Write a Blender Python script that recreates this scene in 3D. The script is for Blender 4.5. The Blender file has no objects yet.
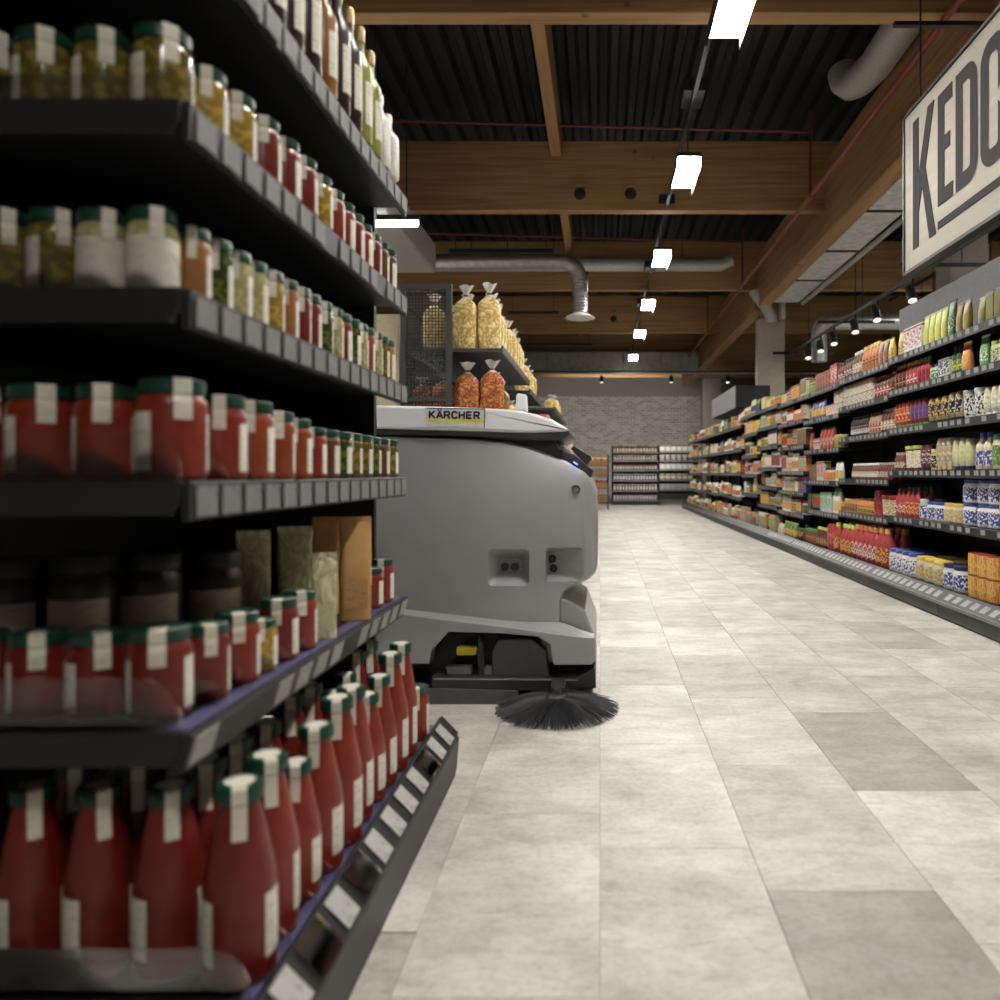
import bpy, math, random
from mathutils import Vector, Matrix, noise
random.seed(7)
PI = math.pi
SC = bpy.context.scene
COL = SC.collection

# ------------------------------------------------------------------ camera
F = 794.0                       # focal length in pixels of the 1000 px frame
cd = bpy.data.cameras.new('camera')
cam = bpy.data.objects.new('camera', cd); COL.objects.link(cam)
cam.location = (0, 0, 1.0); cam.rotation_euler = (PI/2, 0, 0)
cd.sensor_width = 36.0; cd.lens = 36.0*F/1000.0
cd.shift_x = -0.100; cd.shift_y = -0.027
cd.clip_start = 0.05; cd.clip_end = 100
cd.dof.use_dof = True; cd.dof.focus_distance = 4.6; cd.dof.aperture_fstop = 2.1
SC.camera = cam

# ------------------------------------------------------------------ world, exposure
w = bpy.data.worlds.new('world'); SC.world = w; w.use_nodes = True
w.node_tree.nodes['Background'].inputs[0].default_value = (0.9, 0.95, 1.0, 1)
w.node_tree.nodes['Background'].inputs[1].default_value = 0.02
SC.view_settings.view_transform = 'Standard'
SC.view_settings.look = 'None'
SC.view_settings.gamma = 1.0
SC.view_settings.use_curve_mapping = False
SC.view_settings.exposure = 0.14
LAMP = 195.0                    # radiance of the ceiling luminaires
SPOT = 260.0                    # watts of a track spot

def PX(x, Y): return (x-600.0)*Y/F
def PZ(y, Y): return 1.0+(473.0-y)*Y/F
def P(x, y, Y): return (PX(x, Y), Y, PZ(y, Y))

# ------------------------------------------------------------------ materials
MATS = {}
def new_mat(name):
    m = bpy.data.materials.new(name); m.use_nodes = True
    return m, m.node_tree.nodes, m.node_tree.links, m.node_tree.nodes['Principled BSDF']
def c4(c): return (c[0], c[1], c[2], 1)
def plain(name, col, rough=0.45, metal=0.0, var=0.08, scale=30.0, coat=0.0, bump=0.0):
    """plain material with a little mottling"""
    if name in MATS: return MATS[name]
    m, N, L, b = new_mat(name)
    tc = N.new('ShaderNodeTexCoord'); n = N.new('ShaderNodeTexNoise')
    n.inputs['Scale'].default_value = scale; n.inputs['Detail'].default_value = 3
    L.new(tc.outputs['Object'], n.inputs['Vector'])
    r = N.new('ShaderNodeValToRGB')
    r.color_ramp.elements[0].position = .3; r.color_ramp.elements[1].position = .7
    r.color_ramp.elements[0].color = c4([max(0, x*(1-var)) for x in col])
    r.color_ramp.elements[1].color = c4([min(1, x*(1+var)) for x in col])
    L.new(n.outputs['Fac'], r.inputs['Fac']); L.new(r.outputs['Color'], b.inputs['Base Color'])
    b.inputs['Roughness'].default_value = rough; b.inputs['Metallic'].default_value = metal
    b.inputs['Coat Weight'].default_value = coat
    if bump:
        bp = N.new('ShaderNodeBump'); bp.inputs['Strength'].default_value = bump; bp.inputs['Distance'].default_value = .003
        L.new(n.outputs['Fac'], bp.inputs['Height']); L.new(bp.outputs['Normal'], b.inputs['Normal'])
    MATS[name] = m
    return m
def printed(name, a, bcol, c=None, scale=60.0, rough=0.4, t=(.46, .56)):
    """printed packaging: patches of two or three inks"""
    if name in MATS: return MATS[name]
    m, N, L, b = new_mat(name)
    tc = N.new('ShaderNodeTexCoord'); n = N.new('ShaderNodeTexNoise')
    oi = N.new('ShaderNodeObjectInfo'); mp = N.new('ShaderNodeMapping')
    L.new(tc.outputs['Object'], mp.inputs['Vector'])
    n.inputs['Scale'].default_value = scale; n.inputs['Detail'].default_value = 1.0
    L.new(mp.outputs['Vector'], n.inputs['Vector'])
    r = N.new('ShaderNodeValToRGB'); r.color_ramp.interpolation = 'CONSTANT'
    r.color_ramp.elements[0].color = c4(a); r.color_ramp.elements[0].position = 0
    r.color_ramp.elements[1].color = c4(bcol); r.color_ramp.elements[1].position = t[0]
    if c:
        e = r.color_ramp.elements.new(t[1]); e.color = c4(c)
    L.new(n.outputs['Fac'], r.inputs['Fac']); L.new(r.outputs['Color'], b.inputs['Base Color'])
    b.inputs['Roughness'].default_value = rough
    MATS[name] = m
    return m
def label_paper(name, base=(.62, .58, .48), ink=(.12, .11, .09)):
    """cream paper label with fine rows of grey print"""
    if name in MATS: return MATS[name]
    m, N, L, b = new_mat(name)
    tc = N.new('ShaderNodeTexCoord'); mp = N.new('ShaderNodeMapping')
    mp.inputs['Scale'].default_value = (55, 55, 160)
    n = N.new('ShaderNodeTexNoise'); n.inputs['Scale'].default_value = 1.0; n.inputs['Detail'].default_value = 2
    L.new(tc.outputs['Object'], mp.inputs['Vector']); L.new(mp.outputs['Vector'], n.inputs['Vector'])
    r = N.new('ShaderNodeValToRGB')
    r.color_ramp.elements[0].position = .56; r.color_ramp.elements[0].color = c4(base)
    r.color_ramp.elements[1].position = .70; r.color_ramp.elements[1].color = c4([base[i]*.6+ink[i]*.4 for i in range(3)])
    L.new(n.outputs['Fac'], r.inputs['Fac']); L.new(r.outputs['Color'], b.inputs['Base Color'])
    b.inputs['Roughness'].default_value = .7
    MATS[name] = m
    return m
def wood(name, a, bcol, axis='X', rough=.6, sc=1.0):
    if name in MATS: return MATS[name]
    m, N, L, b = new_mat(name)
    tc = N.new('ShaderNodeTexCoord'); mp = N.new('ShaderNodeMapping')
    s = {'X': (.5, 9, 14), 'Y': (9, .5, 14), 'Z': (9, 9, .6)}[axis]
    mp.inputs['Scale'].default_value = tuple(x*sc for x in s)
    L.new(tc.outputs['Object'], mp.inputs['Vector'])
    n = N.new('ShaderNodeTexNoise'); n.inputs['Scale'].default_value = 1.4; n.inputs['Detail'].default_value = 6; n.inputs['Distortion'].default_value = .6
    L.new(mp.outputs['Vector'], n.inputs['Vector'])
    r = N.new('ShaderNodeValToRGB')
    r.color_ramp.elements[0].position = .35; r.color_ramp.elements[0].color = c4(bcol)
    r.color_ramp.elements[1].position = .65; r.color_ramp.elements[1].color = c4(a)
    L.new(n.outputs['Fac'], r.inputs['Fac'])
    # knots
    v = N.new('ShaderNodeTexVoronoi'); v.inputs['Scale'].default_value = 1.6*sc
    L.new(tc.outputs['Object'], v.inputs['Vector'])
    k = N.new('ShaderNodeValToRGB'); k.color_ramp.elements[0].position = .03; k.color_ramp.elements[1].position = .07
    k.color_ramp.elements[0].color = (.35, .3, .28, 1); k.color_ramp.elements[1].color = (1, 1, 1, 1)
    L.new(v.outputs['Distance'], k.inputs['Fac'])
    mx = N.new('ShaderNodeMix'); mx.data_type = 'RGBA'; mx.blend_type = 'MULTIPLY'; mx.inputs[0].default_value = 1
    L.new(r.outputs['Color'], mx.inputs[6]); L.new(k.outputs['Color'], mx.inputs[7])
    L.new(mx.outputs[2], b.inputs['Base Color'])
    b.inputs['Roughness'].default_value = rough
    MATS[name] = m
    return m
def emit(name, col, strength):
    m, N, L, b = new_mat(name)
    b.inputs['Base Color'].default_value = c4((.8, .8, .8))
    b.inputs['Emission Color'].default_value = c4(col); b.inputs['Emission Strength'].default_value = strength
    MATS[name] = m
    return m
def clear(name, tint=(1, 1, 1), amount=.86, rough=.08):
    m, N, L, b = new_mat(name)
    out = [n for n in N if n.type == 'OUTPUT_MATERIAL'][0]
    t = N.new('ShaderNodeBsdfTransparent'); t.inputs['Color'].default_value = c4(tint)
    g = N.new('ShaderNodeBsdfGlossy'); g.inputs['Roughness'].default_value = rough
    f = N.new('ShaderNodeFresnel'); f.inputs['IOR'].default_value = 1.5
    ad = N.new('ShaderNodeMath'); ad.operation = 'ADD'; ad.inputs[1].default_value = 1-amount
    L.new(f.outputs[0], ad.inputs[0])
    mx = N.new('ShaderNodeMixShader')
    L.new(ad.outputs[0], mx.inputs[0]); L.new(t.outputs[0], mx.inputs[1]); L.new(g.outputs[0], mx.inputs[2])
    L.new(mx.outputs[0], out.inputs['Surface'])
    MATS[name] = m
    return m

def stone_tile(name, joints=False):
    m, N, L, b = new_mat(name)
    tc = N.new('ShaderNodeTexCoord'); oi = N.new('ShaderNodeObjectInfo')
    ml = N.new('ShaderNodeMath'); ml.operation = 'MULTIPLY'; ml.inputs[1].default_value = 57.0
    L.new(oi.outputs['Random'], ml.inputs[0])
    add = N.new('ShaderNodeVectorMath'); add.operation = 'ADD'
    L.new(tc.outputs['Object'], add.inputs[0]); L.new(ml.outputs[0], add.inputs[1])
    n1 = N.new('ShaderNodeTexNoise'); n1.inputs['Scale'].default_value = 3.2; n1.inputs['Detail'].default_value = 7; n1.inputs['Roughness'].default_value = .62
    n2 = N.new('ShaderNodeTexNoise'); n2.inputs['Scale'].default_value = 60; n2.inputs['Detail'].default_value = 4
    n3 = N.new('ShaderNodeTexNoise'); n3.inputs['Scale'].default_value = 7; n3.inputs['Detail'].default_value = 9; n3.inputs['Roughness'].default_value = .75
    n3.inputs['Distortion'].default_value = .7
    mp = N.new('ShaderNodeMapping'); mp.inputs['Scale'].default_value = (.6, 1.6, 1)
    L.new(add.outputs[0], mp.inputs['Vector'])
    for n in (n1, n2): L.new(add.outputs[0], n.inputs['Vector'])
    L.new(mp.outputs[0], n3.inputs['Vector'])
    r1 = N.new('ShaderNodeValToRGB'); r1.color_ramp.elements[0].position = .30; r1.color_ramp.elements[1].position = .68
    r1.color_ramp.elements[0].color = (.355, .338, .30, 1); r1.color_ramp.elements[1].color = (.60, .57, .51, 1)
    L.new(n1.outputs['Fac'], r1.inputs['Fac'])
    r3 = N.new('ShaderNodeValToRGB'); r3.color_ramp.elements[0].position = .33; r3.color_ramp.elements[1].position = .56
    r3.color_ramp.elements[0].color = (.78, .77, .745, 1); r3.color_ramp.elements[1].color = (1.02, 1.02, 1.02, 1)
    L.new(n3.outputs['Fac'], r3.inputs['Fac'])
    r2 = N.new('ShaderNodeValToRGB'); r2.color_ramp.elements[0].position = .32; r2.color_ramp.elements[1].position = .55
    r2.color_ramp.elements[0].color = (.86, .86, .85, 1); r2.color_ramp.elements[1].color = (1, 1, 1, 1)
    L.new(n2.outputs['Fac'], r2.inputs['Fac'])
    def mul(x, y):
        q = N.new('ShaderNodeMix'); q.data_type = 'RGBA'; q.blend_type = 'MULTIPLY'; q.inputs[0].default_value = 1
        L.new(x, q.inputs[6]); L.new(y, q.inputs[7]); return q.outputs[2]
    c = mul(mul(mul(r1.outputs['Color'], r3.outputs['Color']), r2.outputs['Color']), oi.outputs['Color'])
    if joints:
        br = N.new('ShaderNodeTexBrick'); br.inputs['Color1'].default_value = (1, 1, 1, 1); br.inputs['Color2'].default_value = (.85, .85, .84, 1)
        br.inputs['Mortar'].default_value = (.55, .54, .5, 1); br.inputs['Scale'].default_value = 1.0; br.inputs['Mortar Size'].default_value = .003
        br.inputs['Brick Width'].default_value = .815; br.inputs['Row Height'].default_value = .4; br.offset = .27
        rot = N.new('ShaderNodeMapping'); rot.inputs['Rotation'].default_value = (0, 0, PI/2)
        L.new(tc.outputs['Object'], rot.inputs['Vector']); L.new(rot.outputs[0], br.inputs['Vector'])
        c = mul(c, br.outputs['Color'])
    L.new(c, b.inputs['Base Color'])
    b.inputs['Roughness'].default_value = .55
    b.inputs['Specular IOR Level'].default_value = .35
    bp = N.new('ShaderNodeBump'); bp.inputs['Strength'].default_value = .12; bp.inputs['Distance'].default_value = .002
    L.new(n2.outputs['Fac'], bp.inputs['Height']); L.new(bp.outputs['Normal'], b.inputs['Normal'])
    MATS[name] = m
    return m

BLACK = plain('shelf_black', (.012, .012, .013), .5)
DARK = plain('dark_plastic', (.011, .0112, .012), .5)
GREYK = plain('plinth_grey', (.045, .045, .043), .55)
VIOLET = plain('edge_strip_violet', (.085, .08, .17), .4)
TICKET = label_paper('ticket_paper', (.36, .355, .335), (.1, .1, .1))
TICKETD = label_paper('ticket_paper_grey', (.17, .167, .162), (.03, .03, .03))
ACRYL = clear('clear_acrylic', (.97, .97, .97), .995, .05)
FILM = clear('clear_film', (.98, .98, .96), .62, .25)
GREENLID = plain('green_lid', (.006, .042, .024), .38)
PAPER = label_paper('cream_paper', (.66, .62, .52))
STRIP = label_paper('seal_paper', (.62, .58, .48), (.25, .23, .2))
WOODX = wood('glulam_across', (.41, .235, .098), (.27, .145, .056), 'X')
WOODY = wood('glulam_along', (.41, .235, .098), (.27, .145, .056), 'Y')
GALV = plain('galvanised_steel', (.42, .42, .41), .35, .75, .15, 12)
FOIL = plain('foil_wrap', (.66, .66, .65), .4, .1, .2, 9, bump=.6)
RED = plain('red_pipe_paint', (.19, .02, .018), .4)
CORR = plain('deck_black', (.0035, .0035, .0035), .7, .0, .2)

# ------------------------------------------------------------------ mesh helpers
class MB:
    def __init__(s): s.v = []; s.f = []; s.m = []
    def add(s, vs, fs, mi=0):
        o = len(s.v); s.v += [tuple(x) for x in vs]
        for f in fs: s.f.append([i+o for i in f]); s.m.append(mi)
        return s
    def box(s, x0, x1, y0, y1, z0, z1, mi=0, ch=0.0):
        if ch:
            pts = [(x0+ch, z0), (x1-ch, z0), (x1, z0+ch), (x1, z1-ch), (x1-ch, z1), (x0+ch, z1), (x0, z1-ch), (x0, z0+ch)]
            return s.prism_y(pts, y0, y1, mi, ch)
        vs = [(x0,y0,z0),(x1,y0,z0),(x1,y1,z0),(x0,y1,z0),(x0,y0,z1),(x1,y0,z1),(x1,y1,z1),(x0,y1,z1)]
        return s.add(vs, [(0,3,2,1),(4,5,6,7),(0,1,5,4),(1,2,6,5),(2,3,7,6),(3,0,4,7)], mi)
    def prism_y(s, pts, y0, y1, mi=0, ch=0.0):
        """polygon of (x,z) extruded along y; ch = small chamfer towards the end faces"""
        n = len(pts)
        cx = sum(p[0] for p in pts)/n; cz = sum(p[1] for p in pts)/n
        area = sum(pts[i][0]*pts[(i+1) % n][1]-pts[(i+1) % n][0]*pts[i][1] for i in range(n))
        if area < 0: pts = pts[::-1]
        def ins(d):
            out = []
            for i in range(n):
                a, b, c = Vector(pts[i-1]), Vector(pts[i]), Vector(pts[(i+1) % n])
                e1 = (b-a).normalized(); e2 = (c-b).normalized()
                n1 = Vector((-e1.y, e1.x)); n2 = Vector((-e2.y, e2.x))
                q = n1+n2
                q = q/max(.35, q.length_squared)*2 if q.length > 1e-6 else n1
                out.append((b.x+q.x*d, b.y+q.y*d))
            return out
        rings = [(y0, 0), (y1, 0)] if not ch else [(y0, ch), (y0+ch*.3, ch*.3), (y0+ch, 0), (y1-ch, 0), (y1-ch*.3, ch*.3), (y1, ch)]
        vs = []; fs = []
        for y, d in rings:
            pp = ins(d) if d else pts
            vs += [(p[0], y, p[1]) for p in pp]
        for k in range(len(rings)-1):
            for i in range(n):
                j = (i+1) % n
                fs.append((k*n+i, k*n+j, (k+1)*n+j, (k+1)*n+i))
        fs.append(list(range(n))); fs.append([(len(rings)-1)*n+i for i in range(n)][::-1])
        return s.add(vs, fs, mi)
    def lathe(s, prof, seg=20, mi=0, a0=0.0, a1=2*PI, cx=0, cy=0, caps=True):
        full = abs(a1-a0-2*PI) < 1e-6
        cols = seg if full else seg+1
        vs = []; fs = []
        for r, z in prof:
            for k in range(cols):
                a = a0+(a1-a0)*k/seg
                vs.append((cx+r*math.cos(a), cy+r*math.sin(a), z))
        for i in range(len(prof)-1):
            for k in range(seg):
                k2 = (k+1) % cols if full else k+1
                fs.append((i*cols+k, i*cols+k2, (i+1)*cols+k2, (i+1)*cols+k))
        if full and caps:
            if prof[0][0] > 1e-5: fs.append(list(range(cols))[::-1])
            if prof[-1][0] > 1e-5: fs.append([(len(prof)-1)*cols+k for k in range(cols)])
        return s.add(vs, fs, mi)
    def tube(s, path, r, seg=8, mi=0, caps=True):
        pts = [Vector(p) for p in path]; n = len(pts); vs = []; fs = []
        rr = r if isinstance(r, (list, tuple)) else [r]*n
        up = Vector((0, 0, 1))
        prev = None
        for i, p in enumerate(pts):
            t = (pts[min(i+1, n-1)]-pts[max(i-1, 0)]).normalized()
            if prev is None:
                a = t.cross(up) if abs(t.dot(up)) < .95 else t.cross(Vector((1, 0, 0)))
            else:
                a = prev-t*prev.dot(t)
            a.normalize(); prev = a; b = t.cross(a)
            for k in range(seg):
                an = 2*PI*k/seg
                vs.append(p+(a*math.cos(an)+b*math.sin(an))*rr[i])
        for i in range(n-1):
            for k in range(seg):
                j = (k+1) % seg
                fs.append((i*seg+k, i*seg+j, (i+1)*seg+j, (i+1)*seg+k))
        if caps: fs.append(list(range(seg))[::-1]); fs.append([(n-1)*seg+k for k in range(seg)])
        return s.add(vs, fs, mi)
    def mesh(s, name, mats, smooth=None):
        me = bpy.data.meshes.new(name); me.from_pydata(s.v, [], s.f)
        for m in (mats if isinstance(mats, (list, tuple)) else [mats]): me.materials.append(m)
        me.polygons.foreach_set('material_index', s.m)
        me.update()
        if smooth is not None:
            me.polygons.foreach_set('use_smooth', [True]*len(me.polygons))
            try: me.set_sharp_from_angle(angle=math.radians(smooth))
            except Exception: pass
        return me

def obj(name, me, parent=None, loc=None, rz=0.0):
    o = bpy.data.objects.new(name, me); COL.objects.link(o)
    if loc is not None: o.location = loc
    if rz: o.rotation_euler = (0, 0, rz)
    if parent is not None: o.parent = parent
    return o
def child_world(o, parent, loc):
    """parent a part whose mesh is in scene coordinates"""
    o.parent = parent; o.matrix_parent_inverse = Matrix.Translation(-Vector(loc))
    return o
def tag(o, label, cat, group=None):
    o['label'] = label; o['category'] = cat
    if group: o['group'] = group
    return o
def struct(name, me, label=None):
    o = obj(name, me); o['kind'] = 'structure'
    if label: o['label'] = label
    return o
def thing(name, label, cat, loc, group=None, rz=0.0):
    o = bpy.data.objects.new(name, None); COL.objects.link(o); o.location = loc
    o.empty_display_size = .1
    if rz: o.rotation_euler = (0, 0, rz)
    return tag(o, label, cat, group)
ORD = ['first', 'second', 'third', 'fourth', 'fifth', 'sixth', 'seventh', 'eighth', 'ninth', 'tenth', 'eleventh', 'twelfth',
       'thirteenth', 'fourteenth', 'fifteenth', 'sixteenth', 'seventeenth', 'eighteenth', 'nineteenth', 'twentieth',
       'twenty-first', 'twenty-second', 'twenty-third', 'twenty-fourth', 'twenty-fifth', 'twenty-sixth', 'twenty-seventh', 'twenty-eighth']

# ================================================================== SETTING
# floor -------------------------------------------------------------
TILE = stone_tile('stone_tile'); SLAB = stone_tile('stone_slab', True)
floor = struct('floor', MB().box(-7.2, 9.2, -6.2, 36.4, -.12, -.004).mesh('floor', SLAB), 'pale stone floor of large staggered tiles')
floor.color = (1, 1, 1, 1)
TW, TL = .40, .815
tile_me = MB().box(.0009, TW-.0009, .0009, TL-.0009, -.004, 0.0).mesh('tile', TILE)
DARKT = {(1, 0): .58, (2, 2): .62, (3, 2): .86, (1, 3): .80, (2, 3): .86, (0, 5): .82, (1, 5): .78, (4, 4): .76, (0, 3): .87, (-1, 1): .93, (5, 6): .86, (3, 5): .84, (4, 7): .86, (3, 1): .9}
rt = random.Random(3)
for k in range(-4, 6):
    off = (.70-.215*(k+1)) % TL
    for j in range(0, 32):
        y0 = off+(j)*TL
        if k < -1 and not (1.9 < y0+TL and y0 < 6.0): continue
        if y0 < .6 or y0 > 25.5: continue
        t = obj('tile', tile_me, floor, (k*TW, y0, 0))
        s = DARKT.get((k, j-1), rt.choice([1.0, 1.0, .97, .94, 1.03, .9]))
        t.color = (s, s, s*(.99 if s < .9 else 1), 1)

# walls -------------------------------------------------------------
def brick_mat():
    m, N, L, b = new_mat('far_brick')
    tc = N.new('ShaderNodeTexCoord'); mp = N.new('ShaderNodeMapping'); mp.inputs['Rotation'].default_value = (PI/2, 0, 0)
    br = N.new('ShaderNodeTexBrick')
    br.inputs['Color1'].default_value = (.36, .33, .30, 1); br.inputs['Color2'].default_value = (.20, .185, .17, 1)
    br.inputs['Mortar'].default_value = (.50, .48, .45, 1); br.inputs['Scale'].default_value = 1
    br.inputs['Brick Width'].default_value = .30; br.inputs['Row Height'].default_value = .105; br.inputs['Mortar Size'].default_value = .012
    L.new(tc.outputs['Object'], mp.inputs['Vector']); L.new(mp.outputs[0], br.inputs['Vector'])
    L.new(br.outputs['Color'], b.inputs['Base Color']); b.inputs['Roughness'].default_value = .8
    bp = N.new('ShaderNodeBump'); bp.inputs['Strength'].default_value = .5; bp.inputs['Distance'].default_value = .01
    L.new(br.outputs['Fac'], bp.inputs['Height']); bp.invert = True; L.new(bp.outputs['Normal'], b.inputs['Normal'])
    return m
BRICK = brick_mat()
TAUPE = plain('taupe_paint', (.20, .175, .155), .8)
wb = struct('wall_back', MB().box(-7.2, 9.2, 36.2, 36.4, 0, 6.2).mesh('wall_back', TAUPE))
cl = obj('brick_facing', MB().box(-7.0, 4.6, 36.14, 36.2, 0, 4.5).mesh('brick_facing', BRICK), wb)
LIGHTW = plain('wall_paint', (.25, .24, .23), .8)
struct('wall_left', MB().box(-7.2, -7.0, -6.2, 36.2, 0, 6.2).mesh('wall_left', TAUPE))
struct('wall_right', MB().box(9.0, 9.2, -6.2, 36.2, 0, 6.2).mesh('wall_right', TAUPE))
struct('wall_front', MB().box(-7.0, 9.0, -6.2, -6.0, 0, 6.2).mesh('wall_front', LIGHTW))

# ceiling deck: trapezoid ribs running along the aisle ----------------
mb = MB(); pts = []
x = -7.0
while x < 9.0:
    pts += [(x, 6.00), (x+.09, 6.00), (x+.13, 5.90), (x+.21, 5.90)]
    x += .25
pts2 = [(a, b) for a, b in pts]
vs = []; fs = []
for a, b in pts2: vs += [(a, -6.2, b), (a, 36.2, b)]
for i in range(len(pts2)-1): fs.append((2*i, 2*i+1, 2*i+3, 2*i+2))
mb.add(vs, fs); mb.box(-7.2, 9.2, -6.2, 36.4, 6.02, 6.2)
struct('ceiling', mb.mesh('ceiling', CORR))

# timber beams ---------------------------------------------------------
BY = [1.47-.05, 6.25, 10.95, 15.70, 20.50, 25.30, 30.1]
for i, y in enumerate(BY):
    b = struct('beam_%d' % (i+1), MB().box(-7.0, 9.0, y, y+.17, 4.62, 5.58, ch=.012).mesh('beam', WOODX))
    if i in (2, 3, 4):
        for xx in ([-.28, .42] if i == 2 else [-.3] if i == 3 else [-.42, .35]):
            hole = MB(); hole.lathe([(.082, -.005), (.080, .012), (.06, .035), (0, .042)], 18)
            h = obj('bolt_cap', hole.mesh('bolt_cap', DARK, 40), b, (xx, y-.001, 4.98 if i > 2 else 4.85)); h.rotation_euler = (PI/2, 0, 0)
            shield = MB().box(-.075, .075, -.07, .01, .084, .115)
            obj('bolt_hood', shield.mesh('bolt_hood', WOODX), b, (xx, y-.0, 4.98 if i > 2 else 4.85))
for i in range(1, len(BY)-1):
    struct('beam_joist_%d' % i, MB().box(-.68, -.535, BY[i]+.17, BY[i+1], 5.36, 5.89, ch=.01).mesh('joist', WOODY))
GX = 3.10
for i, (y0, y1) in enumerate([(-2, 15.69), (15.96, 30)]):
    struct('beam_girder_%d' % (i+1), MB().box(GX, GX+.24, y0, y1, 4.27, 5.30, ch=.012).mesh('girder', WOODY))
# foil-wrapped flat duct beside the girder, with bands and rail
fd = thing('flat_duct', 'flat silver foil-wrapped air duct running beside the long timber girder', 'duct', (3.62, 8, 4.3))
for j in range(8):
    a = 1.0+j*1.8
    child_world(obj('duct_section', MB().box(3.36, 3.86, a+.01, a+1.78, 4.30, 4.62, ch=.02).mesh('duct_section', FOIL)), fd, (3.62, 8, 4.3))
    child_world(obj('duct_band', MB().box(3.35, 3.87, a-.02, a+.02, 4.285, 4.63).mesh('duct_band', DARK)), fd, (3.62, 8, 4.3))
child_world(obj('rail', MB().box(3.88, 3.93, 1.0, 15.3, 4.24, 4.29).mesh('rail', plain('white_steel', (.5, .49, .47), .4))), fd, (3.62, 8, 4.3))
# columns
COLM = plain('column_paint', (.40, .35, .30), .75)
struct('column_1', MB().box(3.12, 3.66, 15.72, 15.95, 0, 4.05, ch=.01).mesh('column', COLM))
struct('column_2', MB().box(4.0, 4.72, 31.0, 31.5, 0, 4.9, ch=.01).mesh('column', plain('column_light', (.36, .335, .30), .75)))
struct('column_3', MB().box(4.1, 4.55, 9.3, 9.7, 0, 4.6, ch=.01).mesh('column', plain('column_light', (.36, .335, .30), .75)))
# column head pipes
ch_ = thing('column_head_duct', 'pale grey angled duct bend on top of the taupe column', 'duct', (3.25, 15.6, 4.05))
child_world(obj('bend', MB().tube([(3.02, 15.55, 4.58), (3.06, 15.55, 4.50), (3.26, 15.55, 4.24), (3.36, 15.55, 4.05), (3.36, 15.55, 3.95)], .11, 14).mesh('bend', plain('pale_duct', (.5, .5, .48), .4, .3), 40)), ch_, (3.25, 15.6, 4.05))
child_world(obj('bracket', MB().box(3.54, 3.62, 15.5, 15.7, 4.0, 4.5).box(3.54, 3.95, 15.5, 15.7, 4.5, 4.56).mesh('bracket', plain('pale_duct', (.5, .5, .48), .4, .3))), ch_, (3.25, 15.6, 4.05))

# ================================================================== CEILING SERVICES
def luminaire(x, y, z, top, label, group):
    t = thing('ceiling_luminaire', label, 'lamp', (x, y, z), group)
    m = MB().box(-.125, .125, -.44, .44, .012, .06, ch=.008)
    obj('housing', m.mesh('housing', DARK), t)
    obj('diffuser', MB().box(-.115, .115, -.43, .43, 0, .012).mesh('diffuser', MATS['lamp_glow']), t)
    for sx_ in (-1, 1): obj('added_fin', MB().box(sx_*.125-.004, sx_*.125+.004, -.44, .44, -.085, .02).mesh('added_fin', DARK), t)  # fins added to cut the sideways light falling on the sign
    for dy in (-.3, .3):
        obj('hanger', MB().box(-.006, .006, dy-.006, dy+.006, .06, top).mesh('hanger', DARK), t)
    return t
emit('lamp_glow', (1.0, .965, .915), LAMP)
LX, LZ = .92, 4.25
LYS = [-1.9, 2.40, 5.50, 8.62, 12.05, 15.4, 18.6, 22.4]
words = ['above and behind the viewer', 'overhead just before the first beam', 'first bright one in view', 'second', 'third', 'fourth', 'fifth', 'sixth', 'seventh', 'eighth']
for i, y in enumerate(LYS):
    lab = ('rectangular white ceiling lamp ' + words[i]) if i < 2 else 'rectangular white ceiling lamp over the aisle, %s of the row in view' % words[i].split()[0]
    luminaire(LX, y, LZ, .42, lab, 'ceiling lamps over the aisle')
for i, y in enumerate([3.6, 6.7, 9.8, 12.9]):
    luminaire(-4.3, y, LZ, .42, 'rectangular white ceiling lamp over the neighbouring aisle, %s of its row' % ORD[i], 'ceiling lamps over the neighbouring aisle')
for i, y in enumerate([3.0, 6.1, 9.2, 12.3, 15.0]):  # unseen lamps added to brighten the beams right of the girder
    luminaire(6.2, y, LZ, .42, 'added unseen ceiling lamp beyond the long shelving, %s of its row' % ORD[i], 'added unseen lamps beyond the long shelving')
tag(obj('lamp_rail', MB().box(6.18, 6.22, 1, 17.0, LZ+.42, LZ+.46).mesh('lamp_rail', DARK)), 'added unseen lamp rail beyond the long shelving', 'rail')  # unseen rail added to carry these extra lamps
# rail that carries the row
rl = MB()
rl.box(LX-.02, LX+.02, -2.5, 24.3, LZ+.42, LZ+.46)
tag(obj('lamp_rail', rl.mesh('lamp_rail', DARK)), 'thin black rail carrying the row of ceiling lamps', 'rail')
rl = MB(); rl.box(-4.32, -4.28, 4, 24.0, LZ+.42, LZ+.46)
tag(obj('lamp_rail', rl.mesh('lamp_rail', DARK)), 'thin black lamp rail over the neighbouring aisle', 'rail')
for i, y in enumerate([7.6, 10.8, 14.2, 17.3]):
    tag(obj('lamp_driver', MB().box(LX-.11, LX+.11, y+.1, y+.5, LZ+.46, LZ+.58, ch=.01).mesh('lamp_driver', DARK)), 'small black driver box on the lamp rail, %s along the row' % ORD[i], 'box', 'driver boxes')

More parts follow.
